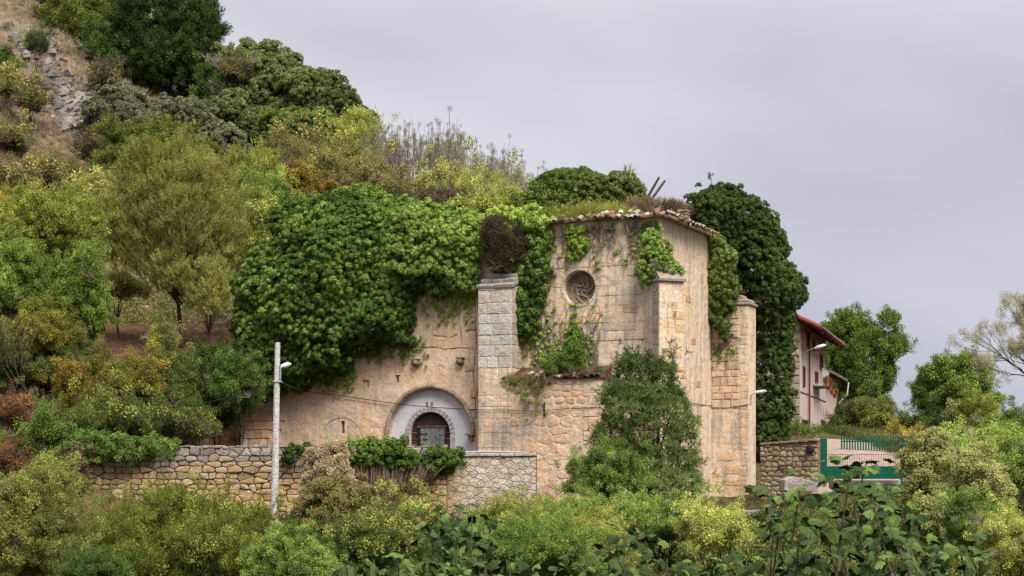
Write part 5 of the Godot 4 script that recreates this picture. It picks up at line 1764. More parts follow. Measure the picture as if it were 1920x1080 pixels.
func yard() -> void:
	rng.seed = 83
	# rubble retaining wall between the church and the gate
	var A := P(1425, 900, 84)
	var B := P(1533, 900, 82)
	A.y = -1.6; B.y = -1.6
	var dir := (B - A).normalized()
	var W := Transform3D(Basis(dir, Vector3.UP, dir.cross(Vector3.UP)), A)
	var o := thing("yard_wall", "low buff rubble wall under the house beside the green gate", "stone wall", W)
	var len := A.distance_to(B)
	var tl := hit2(1440, 834, W).y
	var tr := hit2(1525, 826, W).y
	var m := M.new()
	m.slab(ident(), PackedVector2Array([Vector2(0, -0.5), Vector2(len, -0.5), Vector2(len, tr - 0.05), Vector2(0, tl - 0.05)]), -0.6, -0.02, 0, 0, L(.24, .18, .125))
	part("core", m, mats.stone, o)
	var pts := []
	var y := -0.2
	while y < tr:
		var x := rf(0, 0.2)
		while x < len:
			pts.append(Vector2(x, y + rf(-.05, .05)))
			x += rf(0.22, 0.5)
		y += 0.23
	for c in cells(Rect2(0, -0.3, len, minf(tl, tr) + 0.25), pts, 1.4):
		var q := shrunk(c, 0.02)
		if q.size() < 3 or q[0].y < 0.15: continue
		var mm := M.new()
		mm.slab(ident(), q, -0.1, rf(0, 0.05), 0.03, 0.02, [L(.46, .37, .26), L(.40, .30, .20), L(.50, .42, .32)][rng.randi() % 3] * rf(0.8, 1.15))
		part("stone", mm, mats.stone, o)
	for i in 6:
		m = M.new()
		m.box(Transform3D(Basis(Vector3.BACK, rf(-.03, .03)), Vector3((i + 0.5) * len / 6, lerpf(tl, tr, (i + .5) / 6) + 0.03, -0.3)), Vector3(len / 6 - 0.02, 0.11, 0.7), L(.36, .27, .22) * rf(0.85, 1.1), 0.02)
		part("coping_stone", m, mats.stone, o)
	var k := thing("meter_box", "round black fitting on top corner of the yard wall", "fitting", W * at(hit(1520, 843, W, 2, 0.05)))
	m = M.new()
	m.tube([Vector3(0, 0, 0), Vector3(0, 0, 0.14), Vector3(0, 0, 0.2)], [0.19, 0.19, 0.12], 14, L(.02, .022, .03))
	part("body", m, mats.metal, k)
	m = M.new()
	m.tube([Vector3(-.05, .12, 0.1), Vector3(-.16, .28, 0.1), Vector3(-.1, .34, 0.1)], [0.03, 0.03, 0.03], 6, L(.03, .03, .035))
	part("hook", m, mats.metal, k)
	# dark hose loop on the wall
	m = M.new()
	m.tube([W * hit(1456, 884, W, 2, .1), W * hit(1460, 878, W, 2, .12), W * hit(1468, 880, W, 2, .12), W * hit(1475, 875, W, 2, .12), W * hit(1468, 872, W, 2, .1)], [0.03, 0.03, 0.03, 0.03, 0.03], 6, L(.04, .035, .03))
	tag(part("hose", m, mats.metal), "dark hose curl hanging on the yard wall", "hose")
	# concrete ledge before the tower foot and the ramp slabs below the gate
	for q in [[[[1370, 960], [1450, 955], [1452, 968], [1372, 972]], 79.0, "low concrete ledge at the foot of the far buttress", L(.40, .37, .35), 1.2], [[[1472, 900], [1486, 893], [1535, 905], [1535, 922], [1470, 920]], 78.5, "pale concrete ramp slab left below the gate", L(.46, .43, .41), 1.5], [[[1560, 900], [1690, 900], [1690, 935], [1640, 945], [1590, 930], [1560, 915]], 77.5, "pale concrete block wall under the green gate", L(.42, .37, .33), 0.8]]:
		var poly := PackedVector2Array()
		var c := P(q[0][0][0], q[0][0][1], q[1])
		for p in q[0]:
			var w := P(p[0], p[1], q[1]) - c
			poly.append(Vector2(w.x, w.y))
		m = M.new()
		m.slab(ident(), poly, -q[4], 0.0, 0.05, 0.0, q[3])
		var s := part("concrete_ledge", m, mats.stone)
		s.position = c
		tag(s, q[2], "ledge", "concrete ledges on the slope")
	# low wall of dark stone below the ledge
	m = M.new()
	var c0 := P(1400, 985, 78.4)
	m.box(at(Vector3.ZERO), Vector3(2.9, 1.0, 1.0), L(.27, .22, .19), 0.06)
	var lw := part("plinth", m, mats.stone)
	lw.position = c0 + Vector3(0.3, 0, -0.4)
	tag(lw, "brown stone plinth supporting the ledge by the far buttress", "plinth")
	# pinkish paved yard behind the gate
	var st := SurfaceTool.new()
	st.begin(Mesh.PRIMITIVE_TRIANGLES)
	for j in 14:
		for i in 8:
			var f := func(a: int, b: int) -> Vector3:
				var z := -78.2 - b * 1.3
				var x := 12.9 + a * 0.75 + b * 0.22
				return Vector3(x, gh(x, z) + 0.02 + 0.004, z)
			for t in [[0, 0], [0, 1], [1, 0], [1, 0], [0, 1], [1, 1]]:
				st.set_color(L(.47, .36, .31) * (1.0 if (i + j) % 2 else 0.93))
				st.add_vertex(f.call(i + t[0], j + t[1]))
	st.generate_normals()
	var pv := MeshInstance3D.new()
	pv.name = "pavement"
	pv.mesh = st.commit()
	pv.mesh.surface_set_material(0, mats.stone)
	add_child(pv)
	tag(pv, "pinkish paved yard rising behind the green gate", "", "", "structure")
	gate()

func gate() -> void:
	var d := 77.0
	var a := P(1537, 898, d)
	var b := P(1692, 898, d)
	var o := thing("metal_gate", "dark green metal sliding gate with solid base and thin bars", "gate", at(a))
	var w := b.x - a.x
	var g := L(.006, .075, .044)
	var H := P(1537, 822, d).y - a.y
	var pt := P(0, 874, d).y - a.y
	var m := M.new()
	m.box(at(Vector3(w * 0.53, pt * 0.5, 0)), Vector3(w * 0.94 - 0.06, pt, 0.05), g, 0.01)
	part("base_panel", m, mats.metal, o)
	m = M.new()
	m.box(at(Vector3(0.17, H * 0.5, 0)), Vector3(0.27, H, 0.12), g, 0.015)
	part("post", m, mats.metal, o)
	m = M.new()
	m.box(at(Vector3(w - 0.02, H * 0.36, 0)), Vector3(0.08, H * 1.0, 0.08), g * 0.9, 0.01)
	part("post", m, mats.metal, o)
	for i in 31:
		m = M.new()
		var x := 0.36 + (w - 0.45) * i / 30.0
		m.tube([Vector3(x, pt, 0), Vector3(x, H * 0.60, 0)], [0.008, 0.008], 4, L(.09, .10, .09))
		part("bar", m, mats.metal, o)
	m = M.new()
	m.box(at(Vector3(w * 0.55, H * 0.605, 0)), Vector3(w - 0.4, 0.022, 0.03), L(.09, .10, .09))
	part("top_rail", m, mats.metal, o)
	# picket fence behind
	d = 90.0
	var fa := P(1578, 862, d)
	var fb := P(1695, 862, d)
	var fo := thing("picket_fence", "dark green metal picket fence behind the yard", "fence", at(fa))
	var fw := fb.x - fa.x
	var fh := P(0, 820, d).y - fa.y
	for i in 24:
		m = M.new()
		var x := fw * i / 23.0
		m.box(at(Vector3(x, fh * 0.5, 0)), Vector3(0.075, fh * (1.0 if i % 6 else 1.08), 0.03), g * rf(0.8, 1.1), 0.008)
		m.trio(Vector3(x - 0.035, fh, 0.0), Vector3(x + 0.035, fh, 0.0), Vector3(x, fh + 0.12, 0.0), Vector3.BACK, g)
		part("picket", m, mats.metal, fo)
	for y in [0.15, 0.82]:
		m = M.new()
		m.box(at(Vector3(fw * 0.5, fh * y, -0.03)), Vector3(fw, 0.06, 0.025), g)
		part("rail", m, mats.metal, fo)

# ---------------------------------------------------------------- fig trees: large leaves built one by one
func fig_leaf_mesh(v: int) -> ArrayMesh:
	var m := M.new()
	rng.seed = 300 + v
	var tips := [[0.0, 0.0], [-0.20, 0.02], [-0.36, 0.16], [-0.41, 0.34], [-0.34, 0.44], [-0.38, 0.60], [-0.36, 0.80], [-0.24, 0.88], [-0.17, 0.80], [-0.14, 0.98], [0.0, 1.08], [0.14, 0.98], [0.17, 0.80], [0.24, 0.88], [0.36, 0.80], [0.38, 0.60], [0.34, 0.44], [0.41, 0.34], [0.36, 0.16], [0.20, 0.02]]
	var ring := []
	for t in tips: ring.append(Vector3(t[0] + rf(-.04, .04), -0.55 * absf(t[0]) * (0.4 + t[1]) - 0.32 * t[1] * t[1] + rf(-.06, .06), t[1] + rf(-.04, .04)))
	var c := Vector3(0, 0.0, 0.38)
	for i in ring.size(): m.tri(c, ring[(i + 1) % ring.size()], ring[i], Color.WHITE * rf(0.9, 1.1))
	m.tube([Vector3(0, 0, 0), Vector3(0, -.06, -.28)], [0.02, 0.016], 3, Color(2.0, 1.6, 1.0))
	return m.mesh()

func fig(label: String, px0: float, px1: float, stalks: Array, d: float, size: float, sd: int) -> void:
	rng.seed = sd
	var b := P((px0 + px1) * 0.5, 1080, d)
	b.y = gh(b.x, b.z)
	var o := thing("fig_tree", label, "fig tree", at(b))
	var m := M.new()
	var leaves := []
	for s in stalks:                                         # each stalk: photo point of its tip, spread of its leaves, how many
		var tip := P(s[0], s[1], d + rf(-1.2, 1.2)) - b
		var root := Vector3(tip.x * 0.35 + rf(-.2, .2), -0.2, rf(-.4, .4))
		var mid := root.lerp(tip, 0.6) + Vector3(rf(-.3, .3), -0.1, rf(-.3, .3))
		m.tube([root, root.lerp(mid, 0.5) + rdir() * 0.12, mid, mid.lerp(tip, 0.5) + rdir() * 0.08, tip], [0.026, 0.022, 0.018, 0.014, 0.009], 6, L(.20, .17, .14))
		for k in s[2]:
			var t: float = 1.0 - pow(rf(0, 1), 2.4) * s[3]
			var p := mid.lerp(tip, t) if t > 0 else root.lerp(mid, 1 + t)
			var out := rdir()
			out.y = out.y * 0.45 + 0.15
			leaves.append([p + out * rf(0.12, 0.3), out])
	part("stem", m, mats.bark, o)
	var made := 0
	var rest := PackedFloat32Array()
	for l in leaves:
		var f: Vector3 = (l[1] as Vector3).normalized()
		var up := (Vector3.UP * 0.75 + rdir() * 0.55 + Vector3.BACK * 0.35).normalized()
		var z := (f + Vector3.DOWN * rf(0.0, 0.7)).normalized()
		var x := up.cross(z).normalized()
		var bs := Basis(x, z.cross(x), z) * size
		bs = bs.scaled_local(Vector3.ONE * rf(0.65, 1.15))
		var v := rng.randi() % 12
		if made < 300:
			var i := MeshInstance3D.new()
			i.mesh = fig_mesh[v]
			i.transform = Transform3D(bs, l[0])
			i.name = "leaf" if made == 0 else "leaf_%03d" % made
			o.add_child(i)
			made += 1

var fig_mesh := []

func figs() -> void:
	for v in 12:
		var mesh := fig_leaf_mesh(v)
		var m := leafmat("fig leaf %d" % (v % 4), 0.55, 0.25).duplicate()
		m.vertex_color_use_as_albedo = true
		m.metallic_specular = 0.2
		m.albedo_color = ([L(.022, .042, .010), L(.04, .07, .015), L(.085, .132, .027), L(.048, .072, .02)][v % 4] as Color).linear_to_srgb()
		mesh.surface_set_material(0, m)
		fig_mesh.append(mesh)
	fig("large dark fig tree with open branches before the green gate", 1430, 1660, [[1440, 935, 11, .3], [1470, 925, 12, .3], [1500, 915, 14, .3], [1525, 935, 14, .4], [1560, 905, 14, .3], [1595, 880, 16, .3], [1625, 868, 16, .35], [1600, 925, 15, .4], [1640, 905, 16, .4], [1450, 990, 14, .5], [1500, 985, 15, .5], [1545, 985, 15, .5], [1600, 985, 16, .5], [1480, 1045, 18, .45], [1530, 1040, 18, .45], [1580, 1040, 18, .45], [1440, 1070, 14, .4], [1500, 1080, 14, .4], [1570, 1085, 14, .4]], 20.0, 0.15, 401)
	fig("leafy dark fig tree at bottom right of the gate", 1640, 1840, [[1665, 925, 16, .4], [1640, 950, 16, .4], [1690, 955, 17, .4], [1720, 985, 16, .4], [1650, 1000, 18, .5], [1690, 1010, 18, .5], [1740, 1020, 16, .5], [1630, 1040, 18, .5], [1680, 1055, 18, .5], [1730, 1060, 16, .5], [1780, 1050, 16, .4], [1820, 1070, 14, .4], [1650, 1085, 14, .4], [1700, 1085, 14, .4], [1760, 1085, 14, .4], [1800, 1025, 10, .4]], 19.0, 0.145, 406)
	fig("bright fig sapling rising before the mortared wall end", 780, 940, [[815, 965, 14, .35], [850, 955, 14, .35], [885, 965, 12, .35], [905, 975, 12, .35], [840, 1000, 14, .5], [880, 1010, 14, .5], [930, 1010, 12, .5], [800, 1005, 12, .4]], 30.0, 0.2, 402)
	fig("low fig thicket along the bottom edge left of centre", 640, 1010, [[730, 1075, 16, .4], [830, 1080, 16, .4], [910, 1085, 16, .4], [690, 1085, 14, .4], [650, 1060, 12, .4], [700, 1050, 14, .4], [745, 1045, 14, .4], [800, 1055, 16, .4], [850, 1050, 16, .4], [900, 1060, 16, .4], [950, 1050, 14, .4], [1000, 1060, 14, .4], [770, 1085, 14, .4], [870, 1090, 14, .4], [960, 1090, 12, .4], [610, 1080, 12, .4]], 24.0, 0.165, 403)
	fig("blue green fig thicket along the bottom edge right of centre", 1150, 1440, [[1120, 1080, 16, .4], [1230, 1080, 16, .4], [1340, 1085, 16, .4], [1385, 1080, 14, .4], [1160, 1050, 16, .4], [1090, 1040, 12, .4], [1140, 1030, 14, .4], [1170, 1000, 14, .4], [1210, 1015, 14, .4], [1250, 1045, 14, .4], [1300, 1060, 14, .4], [1350, 1055, 14, .4], [1400, 1050, 14, .4], [1190, 1075, 14, .4], [1290, 1085, 14, .4], [1060, 1080, 12, .4], [1430, 1085, 12, .4]], 24.0, 0.165, 404)

# ---------------------------------------------------------------- trees and shrubs
func woods() -> void:
	# [name, label, category, photo centre, half width, half height, distance, kind, palette, group]
	for e in [
		["oak_tree", "yellow green oak at the top left above rock outcrop", "tree", 150, 45, 72, 92, 150, "oak", "yellow green"],
		["oak_tree", "green oak between rocky slope and big dark oak", "tree", 205, 120, 55, 70, 147, "oak", "mid green"],
		["oak_tree", "big dark oak crowning the hill against the sky", "tree", 300, 65, 98, 135, 149, "oak", "dark oak"],
		["oak_tree", "dark slim oak at the right shoulder of the big oak", "tree", 355, 110, 42, 90, 147, "oak", "dark oak"],
		["oak_tree", "olive oak at the very top left edge of view", "tree", 75, -30, 50, 45, 158, "oak", "olive"],
		["holm_oak", "first holm oak of the ridge right of the big oak", "tree", 445, 150, 52, 48, 146, "holm", "holm", "holm oaks along the ridge"],
		["holm_oak", "tallest rounded holm oak on the ridge skyline", "tree", 510, 165, 70, 62, 145, "holm", "holm", "holm oaks along the ridge"],
		["holm_oak", "wide holm oak in the middle of the descending ridge", "tree", 580, 205, 70, 62, 143, "holm", "holm", "holm oaks along the ridge"],
		["holm_oak", "last holm oak where the ridge drops to pale poplars", "tree", 640, 240, 52, 58, 141, "holm", "holm", "holm oaks along the ridge"],
		["autumn_tree", "small orange tinged tree among the ridge holm oaks", "tree", 447, 135, 26, 20, 143, "oak", "golden"],
		["oak_tree", "fresh green tree squeezed under the orange ridge tree", "tree", 410, 175, 38, 52, 144, "oak", "mid green"],
		["holm_oak", "dark holm oak below the ridge above grey green mass", "tree", 440, 235, 62, 52, 138, "holm", "holm", "dark oaks below the ridge"],
		["holm_oak", "dark holm oak in the hollow beneath the wide ridge oak", "tree", 530, 265, 62, 50, 137, "holm", "dark oak", "dark oaks below the ridge"],
		["holm_oak", "shadowy holm oak leaning over the yellow poplar", "tree", 610, 275, 50, 42, 137, "holm", "dark oak", "dark oaks below the ridge"],
		["juniper_tree", "left half of the dull grey green evergreen mass", "tree", 225, 222, 70, 52, 131, "holm", "grey green"],
		["juniper_tree", "grey green evergreen sloping down right of its twin", "tree", 320, 240, 72, 52, 129, "holm", "grey green"],
		["juniper_tree", "lowest grey green evergreen above the ochre thicket", "tree", 420, 290, 58, 42, 127, "holm", "grey green"],
		["round_tree", "dense yellow green dome tree above the olive tree", "tree", 278, 295, 98, 60, 118, "oak", "yellow green"],
		["shrub", "brown and olive thicket at foot of the dry slope", "shrub", 95, 338, 64, 30, 116, "weed", "olive brown", "thickets under the slope"],
		["shrub", "olive shrub at the left edge under the dry slope", "shrub", 15, 352, 48, 30, 114, "weed", "olive brown", "thickets under the slope"],
		["shrub", "small dark bush sprouting on the rock outcrop", "shrub", 68, 82, 17, 13, 134, "bush", "dark oak", "bushes on the dry slope"],
		["shrub", "small green bush on the dry slope left edge", "shrub", 15, 122, 20, 20, 132, "bush", "mid green", "bushes on the dry slope"],
		["shrub", "olive scrub patch halfway down the dry slope edge", "shrub", 14, 160, 20, 16, 130, "weed", "olive", "bushes on the dry slope"],
		["shrub", "low green bush right of the dry slope scrub patch", "shrub", 58, 188, 20, 16, 129, "weed", "olive brown", "bushes on the dry slope"],
		["shrub", "rusty scrub at the lower end of the dry slope", "shrub", 14, 262, 26, 14, 126, "weed", "olive brown", "bushes on the dry slope"],
		["shrub", "reddish brown shrub between the outcrop and grey evergreen", "shrub", 195, 150, 26, 16, 139, "weed", "brown", "bushes on the dry slope"],
		["shrub", "tawny shrub at the left foot of the grey evergreen", "shrub", 168, 280, 24, 16, 126, "weed", "brown", "bushes on the dry slope"],
		["field_maple", "ochre tree right of the dome tree", "tree", 480, 345, 60, 50, 116, "round", "yellow green"],
		["field_maple", "orange flecked tree above the bright nave ivy", "tree", 565, 355, 52, 42, 113, "oak", "ochre"],
		["hazel_bush", "fresh green bush left above the nave ivy", "shrub", 500, 405, 66, 62, 100, "bush", "bright green"],
		["hazel_bush", "yellow green bush between olive tree and nave ivy", "shrub", 465, 440, 40, 70, 97, "weed", "yellow green"],
		["shrub", "olive brown scrub under the ridge oaks", "shrub", 560, 305, 60, 34, 131, "weed", "olive brown"],
		["shrub", "olive brown scrub left of the yellow poplar", "shrub", 610, 335, 48, 36, 126, "weed", "olive brown"],
		["poplar_tree", "upright yellow green poplar at the end of the ridge", "tree", 675, 292, 40, 62, 132, "upright", "yellow green"],
		["poplar_tree", "short olive poplar beside the upright yellow one", "tree", 640, 300, 26, 45, 131, "upright", "olive"],
		["thicket", "olive brown thicket right of the ivy dome", "shrub", 745, 370, 65, 28, 110, "weed", "olive brown", "thickets behind the nave"],
		["thicket", "dull olive thicket under the pale bare poplars", "shrub", 850, 366, 70, 26, 111, "weed", "olive", "thickets behind the nave"],
		["thicket", "yellowish thicket left of the tower top mound", "shrub", 930, 378, 55, 26, 109, "weed", "olive", "thickets behind the nave"],
		["thicket", "brownish thicket filling the gap under the poplar", "shrub", 690, 345, 55, 30, 116, "weed", "olive brown", "thickets behind the nave"],
		["shrub", "dark grey brown shrub on the ridge of nave ivy", "shrub", 828, 390, 42, 22, 95, "weed", "dark brown"],
		["shrub", "yellow green growth over the ivy left of dead shrub", "shrub", 890, 398, 50, 20, 94, "weed", "yellow green"],
		["plum_tree", "large rounded olive green tree in the orchard", "tree", 335, 425, 138, 142, 94, "round", "olive"],
		["plum_tree", "slender young tree beside the large olive green tree", "tree", 392, 545, 46, 48, 92, "round", "olive"],
		["shrub", "olive scrub left behind the orchard tree", "shrub", 175, 400, 55, 60, 106, "weed", "olive"],
		["shrub", "low olive scrub on the orchard terrace left of trunk", "shrub", 225, 540, 44, 18, 98, "weed", "olive"],
		["ash_tree", "tall yellow green ash at left middle of the view", "tree", 85, 455, 85, 105, 88, "bush", "yellow green"],
		["ash_tree", "bright green ash cut by the left edge", "tree", 25, 545, 60, 75, 85, "bush", "bright green"],
		["ash_tree", "light green ash leaning over the orchard edge", "tree", 150, 565, 48, 85, 86, "bush", "bright green"],
		["shrub", "tawny green bush at the left edge above bright ash", "shrub", 30, 420, 50, 50, 100, "weed", "ochre"],
		["maple_shrub", "orange and yellow maple shrub in the left thicket", "shrub", 85, 635, 62, 44, 82, "bush", "golden"],
		["shrub", "dark tangled shrub under the orange maple shrub", "shrub", 120, 700, 75, 55, 82.5, "bush", "shrub"],
		["shrub", "green shrub at the left edge under the bright ash", "shrub", 25, 680, 45, 60, 82, "bush", "shrub"],
		["maple_shrub", "golden maple shrub above the rubble wall middle", "shrub", 245, 728, 60, 46, 81.5, "bush", "golden"],
		["maple_shrub", "small yellow drooping shrub left of the golden maple shrub", "shrub", 140, 735, 26, 52, 81, "bush", "ochre"],
		["shrub", "pale yellow shoots of a bush before orchard trunk", "shrub", 310, 640, 24, 24, 85, "bush", "yellow green"],
		["shrub", "dark green shrub right of the golden maple shrub", "shrub", 330, 738, 52, 54, 82.5, "bush", "shrub"],
		["cypress_bush", "dusky blue green bush behind the dark shrubs", "shrub", 368, 702, 50, 28, 85.5, "weed", "shrub"],
		["shrub", "dark olive shrub touching the left end of the church", "shrub", 405, 735, 50, 68, 83.5, "bush", "dark oak"],
		["laurel_bush", "rich green laurel in front of the nave ivy corner", "shrub", 448, 735, 42, 46, 81.5, "bush", "mid green"],
		["shrub", "low olive undergrowth behind the rubble wall top", "shrub", 210, 790, 80, 28, 79.5, "weed", "shrub"],
		["shrub", "low dark growth behind the wall near church corner", "shrub", 340, 795, 60, 24, 80, "weed", "shrub"],
		["sumac_bush", "russet red bush at the left edge beside rubble wall", "shrub", 24, 778, 32, 22, 79, "weed", "rust"],
		["shrub", "dark reddish thicket at left end of rubble wall", "shrub", 10, 868, 36, 24, 75.5, "weed", "rust"],
		["shrub", "withered reddish bush where the rubble wall begins", "shrub", 138, 895, 18, 30, 74, "weed", "brown"],
		["sprout", "upright light green sprout above left wall ivy", "shrub", 80, 790, 9, 30, 75.8, "upright", "bright green"],
		["yew_bush", "dense rounded evergreen bush left of the tall conifer", "shrub", 1130, 895, 66, 52, 72.5, "bush", "ivy"],
		["walnut_tree", "large walnut tree right behind the white house", "tree", 1608, 705, 66, 108, 124, "oak", "bright green"],
		["walnut_tree", "yellowish upper crown rising behind the walnut tree", "tree", 1585, 638, 48, 44, 126, "oak", "yellow green"],
		["acacia_bush", "bright yellow green bush behind the picket fence", "shrub", 1640, 790, 45, 36, 112, "oak", "yellow green"],
		["acacia_bush", "green bush at the house corner behind pickets", "shrub", 1588, 800, 30, 40, 113, "oak", "mid green"],
		["fruit_tree", "compact leafy green tree standing alone at the right", "tree", 1790, 742, 74, 68, 100, "oak", "bright green"],
		["fruit_tree", "yellow leaning bush under the lone right tree", "shrub", 1825, 790, 44, 40, 97, "oak", "yellow green"],
		["shrub", "dark olive hedge bush right of the picket fence", "shrub", 1725, 805, 36, 26, 98, "bush", "dark oak"],
		["shrub", "ochre flecked bush right behind the gate post", "shrub", 1708, 834, 24, 14, 92, "weed", "golden"],
		["shrub", "green bush at the right edge under the bare tree", "shrub", 1895, 815, 40, 34, 92, "bush", "mid green"],
		["shrub", "dark bush filling the skyline gap right of walnut", "shrub", 1672, 810, 26, 24, 116, "bush", "dark oak"],
		["clematis_thicket", "seed headed clematis thicket right of the gate", "shrub", 1740, 880, 50, 60, 68, "fluff", "green fluff", "clematis thickets"],
		["clematis_thicket", "pale clematis mound below the lone right tree", "shrub", 1830, 905, 65, 60, 64, "fluff", "green fluff", "clematis thickets"],
		["elder_bush", "light green elder above the pale clematis mound", "shrub", 1830, 850, 75, 34, 70, "weed", "bright green"],
		["elder_bush", "green elder at the right edge of the view", "shrub", 1905, 890, 50, 60, 66, "weed", "mid green"],
		["clematis_thicket", "pale green clematis low in the right foreground", "shrub", 1745, 985, 45, 45, 52, "fluff", "green fluff", "clematis thickets"],
		["elder_bush", "yellowish bush at the bottom right corner", "shrub", 1890, 1030, 60, 55, 44, "weed", "yellow green"],
		["shrub", "deep green bush in the bottom right foreground", "shrub", 1830, 985, 60, 50, 48, "bush", "mid green"],
		["clematis_thicket", "grey fluffy clematis column beside the lamp post", "shrub", 605, 890, 46, 48, 73.5, "fluff", "fluff", "clematis thickets"],
		["clematis_thicket", "yellow tinged clematis spilling below the grey column", "shrub", 620, 960, 72, 55, 71, "fluff", "yellow fluff", "clematis thickets"],
		["broom_bush", "greyish olive bush in the bottom left corner", "shrub", 55, 1010, 115, 105, 40, "weed", "olive"],
		["willow_bush", "bright yellow green bush at lower left before the wall", "shrub", 300, 1030, 150, 80, 46, "upright", "yellow green"],
		["willow_bush", "yellow green bush left beside the lamp post foot", "shrub", 460, 1045, 105, 58, 44, "upright", "yellow green"],
		["willow_bush", "sunny yellow bush tip left of the olive corner bush", "shrub", 95, 925, 60, 32, 60, "weed", "yellow green"],
		["shrub", "dark low growth between the lower left bushes", "shrub", 170, 1078, 60, 34, 32, "bush", "mid green"],
		["bramble", "green bramble under the clematis by bottom edge", "shrub", 545, 1060, 80, 52, 40, "bush", "mid green"],
		["bramble", "dull green bramble bank below the wall ivy stems", "shrub", 700, 1015, 90, 40, 50, "weed", "shrub"],
		["bramble", "low bramble at the foot of the mortared wall", "shrub", 1000, 990, 100, 34, 62, "bush", "shrub"],
		["bramble", "yellowish weeds at the foot of rubble wall centre", "shrub", 760, 975, 70, 24, 70, "weed", "olive"],
		["bramble", "mixed bramble bank before the evergreen bush", "shrub", 1100, 985, 90, 42, 58, "bush", "mid green"],
		["bramble", "leafy bank in front of the tall conifer foot", "shrub", 1240, 985, 80, 42, 60, "bush", "mid green"],
		["hazel_bush", "golden yellow bush before the foot of the tower", "shrub", 1335, 1005, 66, 44, 55, "weed", "yellow green"],
		["bramble", "olive bramble in the middle of the bottom strip", "shrub", 1060, 1035, 110, 50, 40, "weed", "shrub"],
		["bramble", "green bank filling between the two fig thickets", "shrub", 1000, 1050, 130, 55, 36, "bush", "mid green"],
	]:
		plant(e[0], e[1], e[2], e[3], e[4], e[5], e[6], e[7], e[8], e[9], e[10] if e.size() > 10 else "")
	yew()
	bare_trees()

func yew() -> void:
	rng.seed = 640
	var b := P(1225, 960, 74.0)
	b.y = gh(b.x, b.z)
	var o := thing("yew_tree", "tall dark green conifer in front of the tower", "tree", at(b))
	var lobes := []
	for q in [[1222, 850, 62, 95, 0], [1200, 722, 30, 48, 0], [1178, 705, 22, 38, .5], [1236, 722, 24, 44, -.3], [1160, 765, 34, 40, .4], [1258, 775, 32, 50, 0], [1150, 815, 34, 26, .6], [1280, 850, 32, 50, .2], [1235, 800, 40, 55, 1.0], [1190, 790, 40, 55, 1.0], [1275, 915, 36, 40, .5], [1230, 915, 50, 40, 1.1], [1190, 900, 45, 50, .9], [1130, 826, 24, 10, .6], [1300, 908, 18, 12, .6], [1295, 800, 12, 22, .3], [1160, 730, 20, 22, .8], [1250, 690, 12, 24, 0], [1290, 945, 26, 18, .4], [1205, 685, 11, 34, .2], [1252, 690, 9, 32, .1], [1162, 702, 9, 30, .5], [1228, 688, 10, 30, .3], [1180, 680, 8, 26, .4]]:
		lobes.append([P(q[0], q[1], 74.0 - q[4]) - b, Vector3(q[2], q[3], q[2] * 0.9) * 74.0 / F])
	trunk(o, Vector3.ZERO, lobes, 0.16, Color(.09, .065, .045))
	cover(o, "crown", lobes, "needles", 0.27, 3.6, PAL.yew, "leaf", 0.7, 1.0, 0.5, 2.4)

func branch(m: M, leaves: PackedFloat32Array, p: Vector3, d: Vector3, l: float, r: float, depth: int, col: Color, pal: Array, upright: float, ls: float) -> void:
	var e := p + d * l
	var k := p.lerp(e, 0.5) + rdir() * l * 0.07
	m.tube([p, k, e], [r, r * 0.85, r * 0.68], 5 if depth > 2 else 3, col)
	if depth <= 0:
		if rng.randf() < 0.5: push(leaves, aim(rdir(), ls * rf(0.6, 1.2)), e, pal_at(pal, e, 1))
		return
	for i in 3 if depth > 1 else 2:
		var nd := (d + rdir() * (0.62 if i else 0.3) + Vector3.UP * upright).normalized()
		branch(m, leaves, p.lerp(e, rf(0.55, 1.0)) if i else e, nd, l * rf(0.62, 0.85), r * 0.62, depth - 1, col, pal, upright, ls)

func bare_tree(label: String, px: float, py0: float, py1: float, d: float, depth: int, col: Color, pal: Array, upright: float, r: float, ls: float, sd: int, group := "", stems := 1) -> void:
	rng.seed = sd
	var b := P(px, py0, d)
	b.y = minf(gh(b.x, b.z), b.y)
	var o := thing("bare_tree", label, "tree", at(b), group)
	var m := M.new()
	var buf := PackedFloat32Array()
	var h := (HY - py1) * d / F - b.y
	for s in stems:
		var lean := Vector3(rf(-.35, .35), 1, rf(-.3, .3)).normalized() if stems > 1 else Vector3(rf(-.08, .08), 1, 0).normalized()
		branch(m, buf, Vector3(rf(-.4, .4) if stems > 1 else 0.0, -0.3, 0), lean, h * 0.34, r, depth, col, pal, upright, ls)
	part("trunk", m, mats.bark, o)
	swarm("leaves", clumps.fine, mats.leaf, buf, o, "")

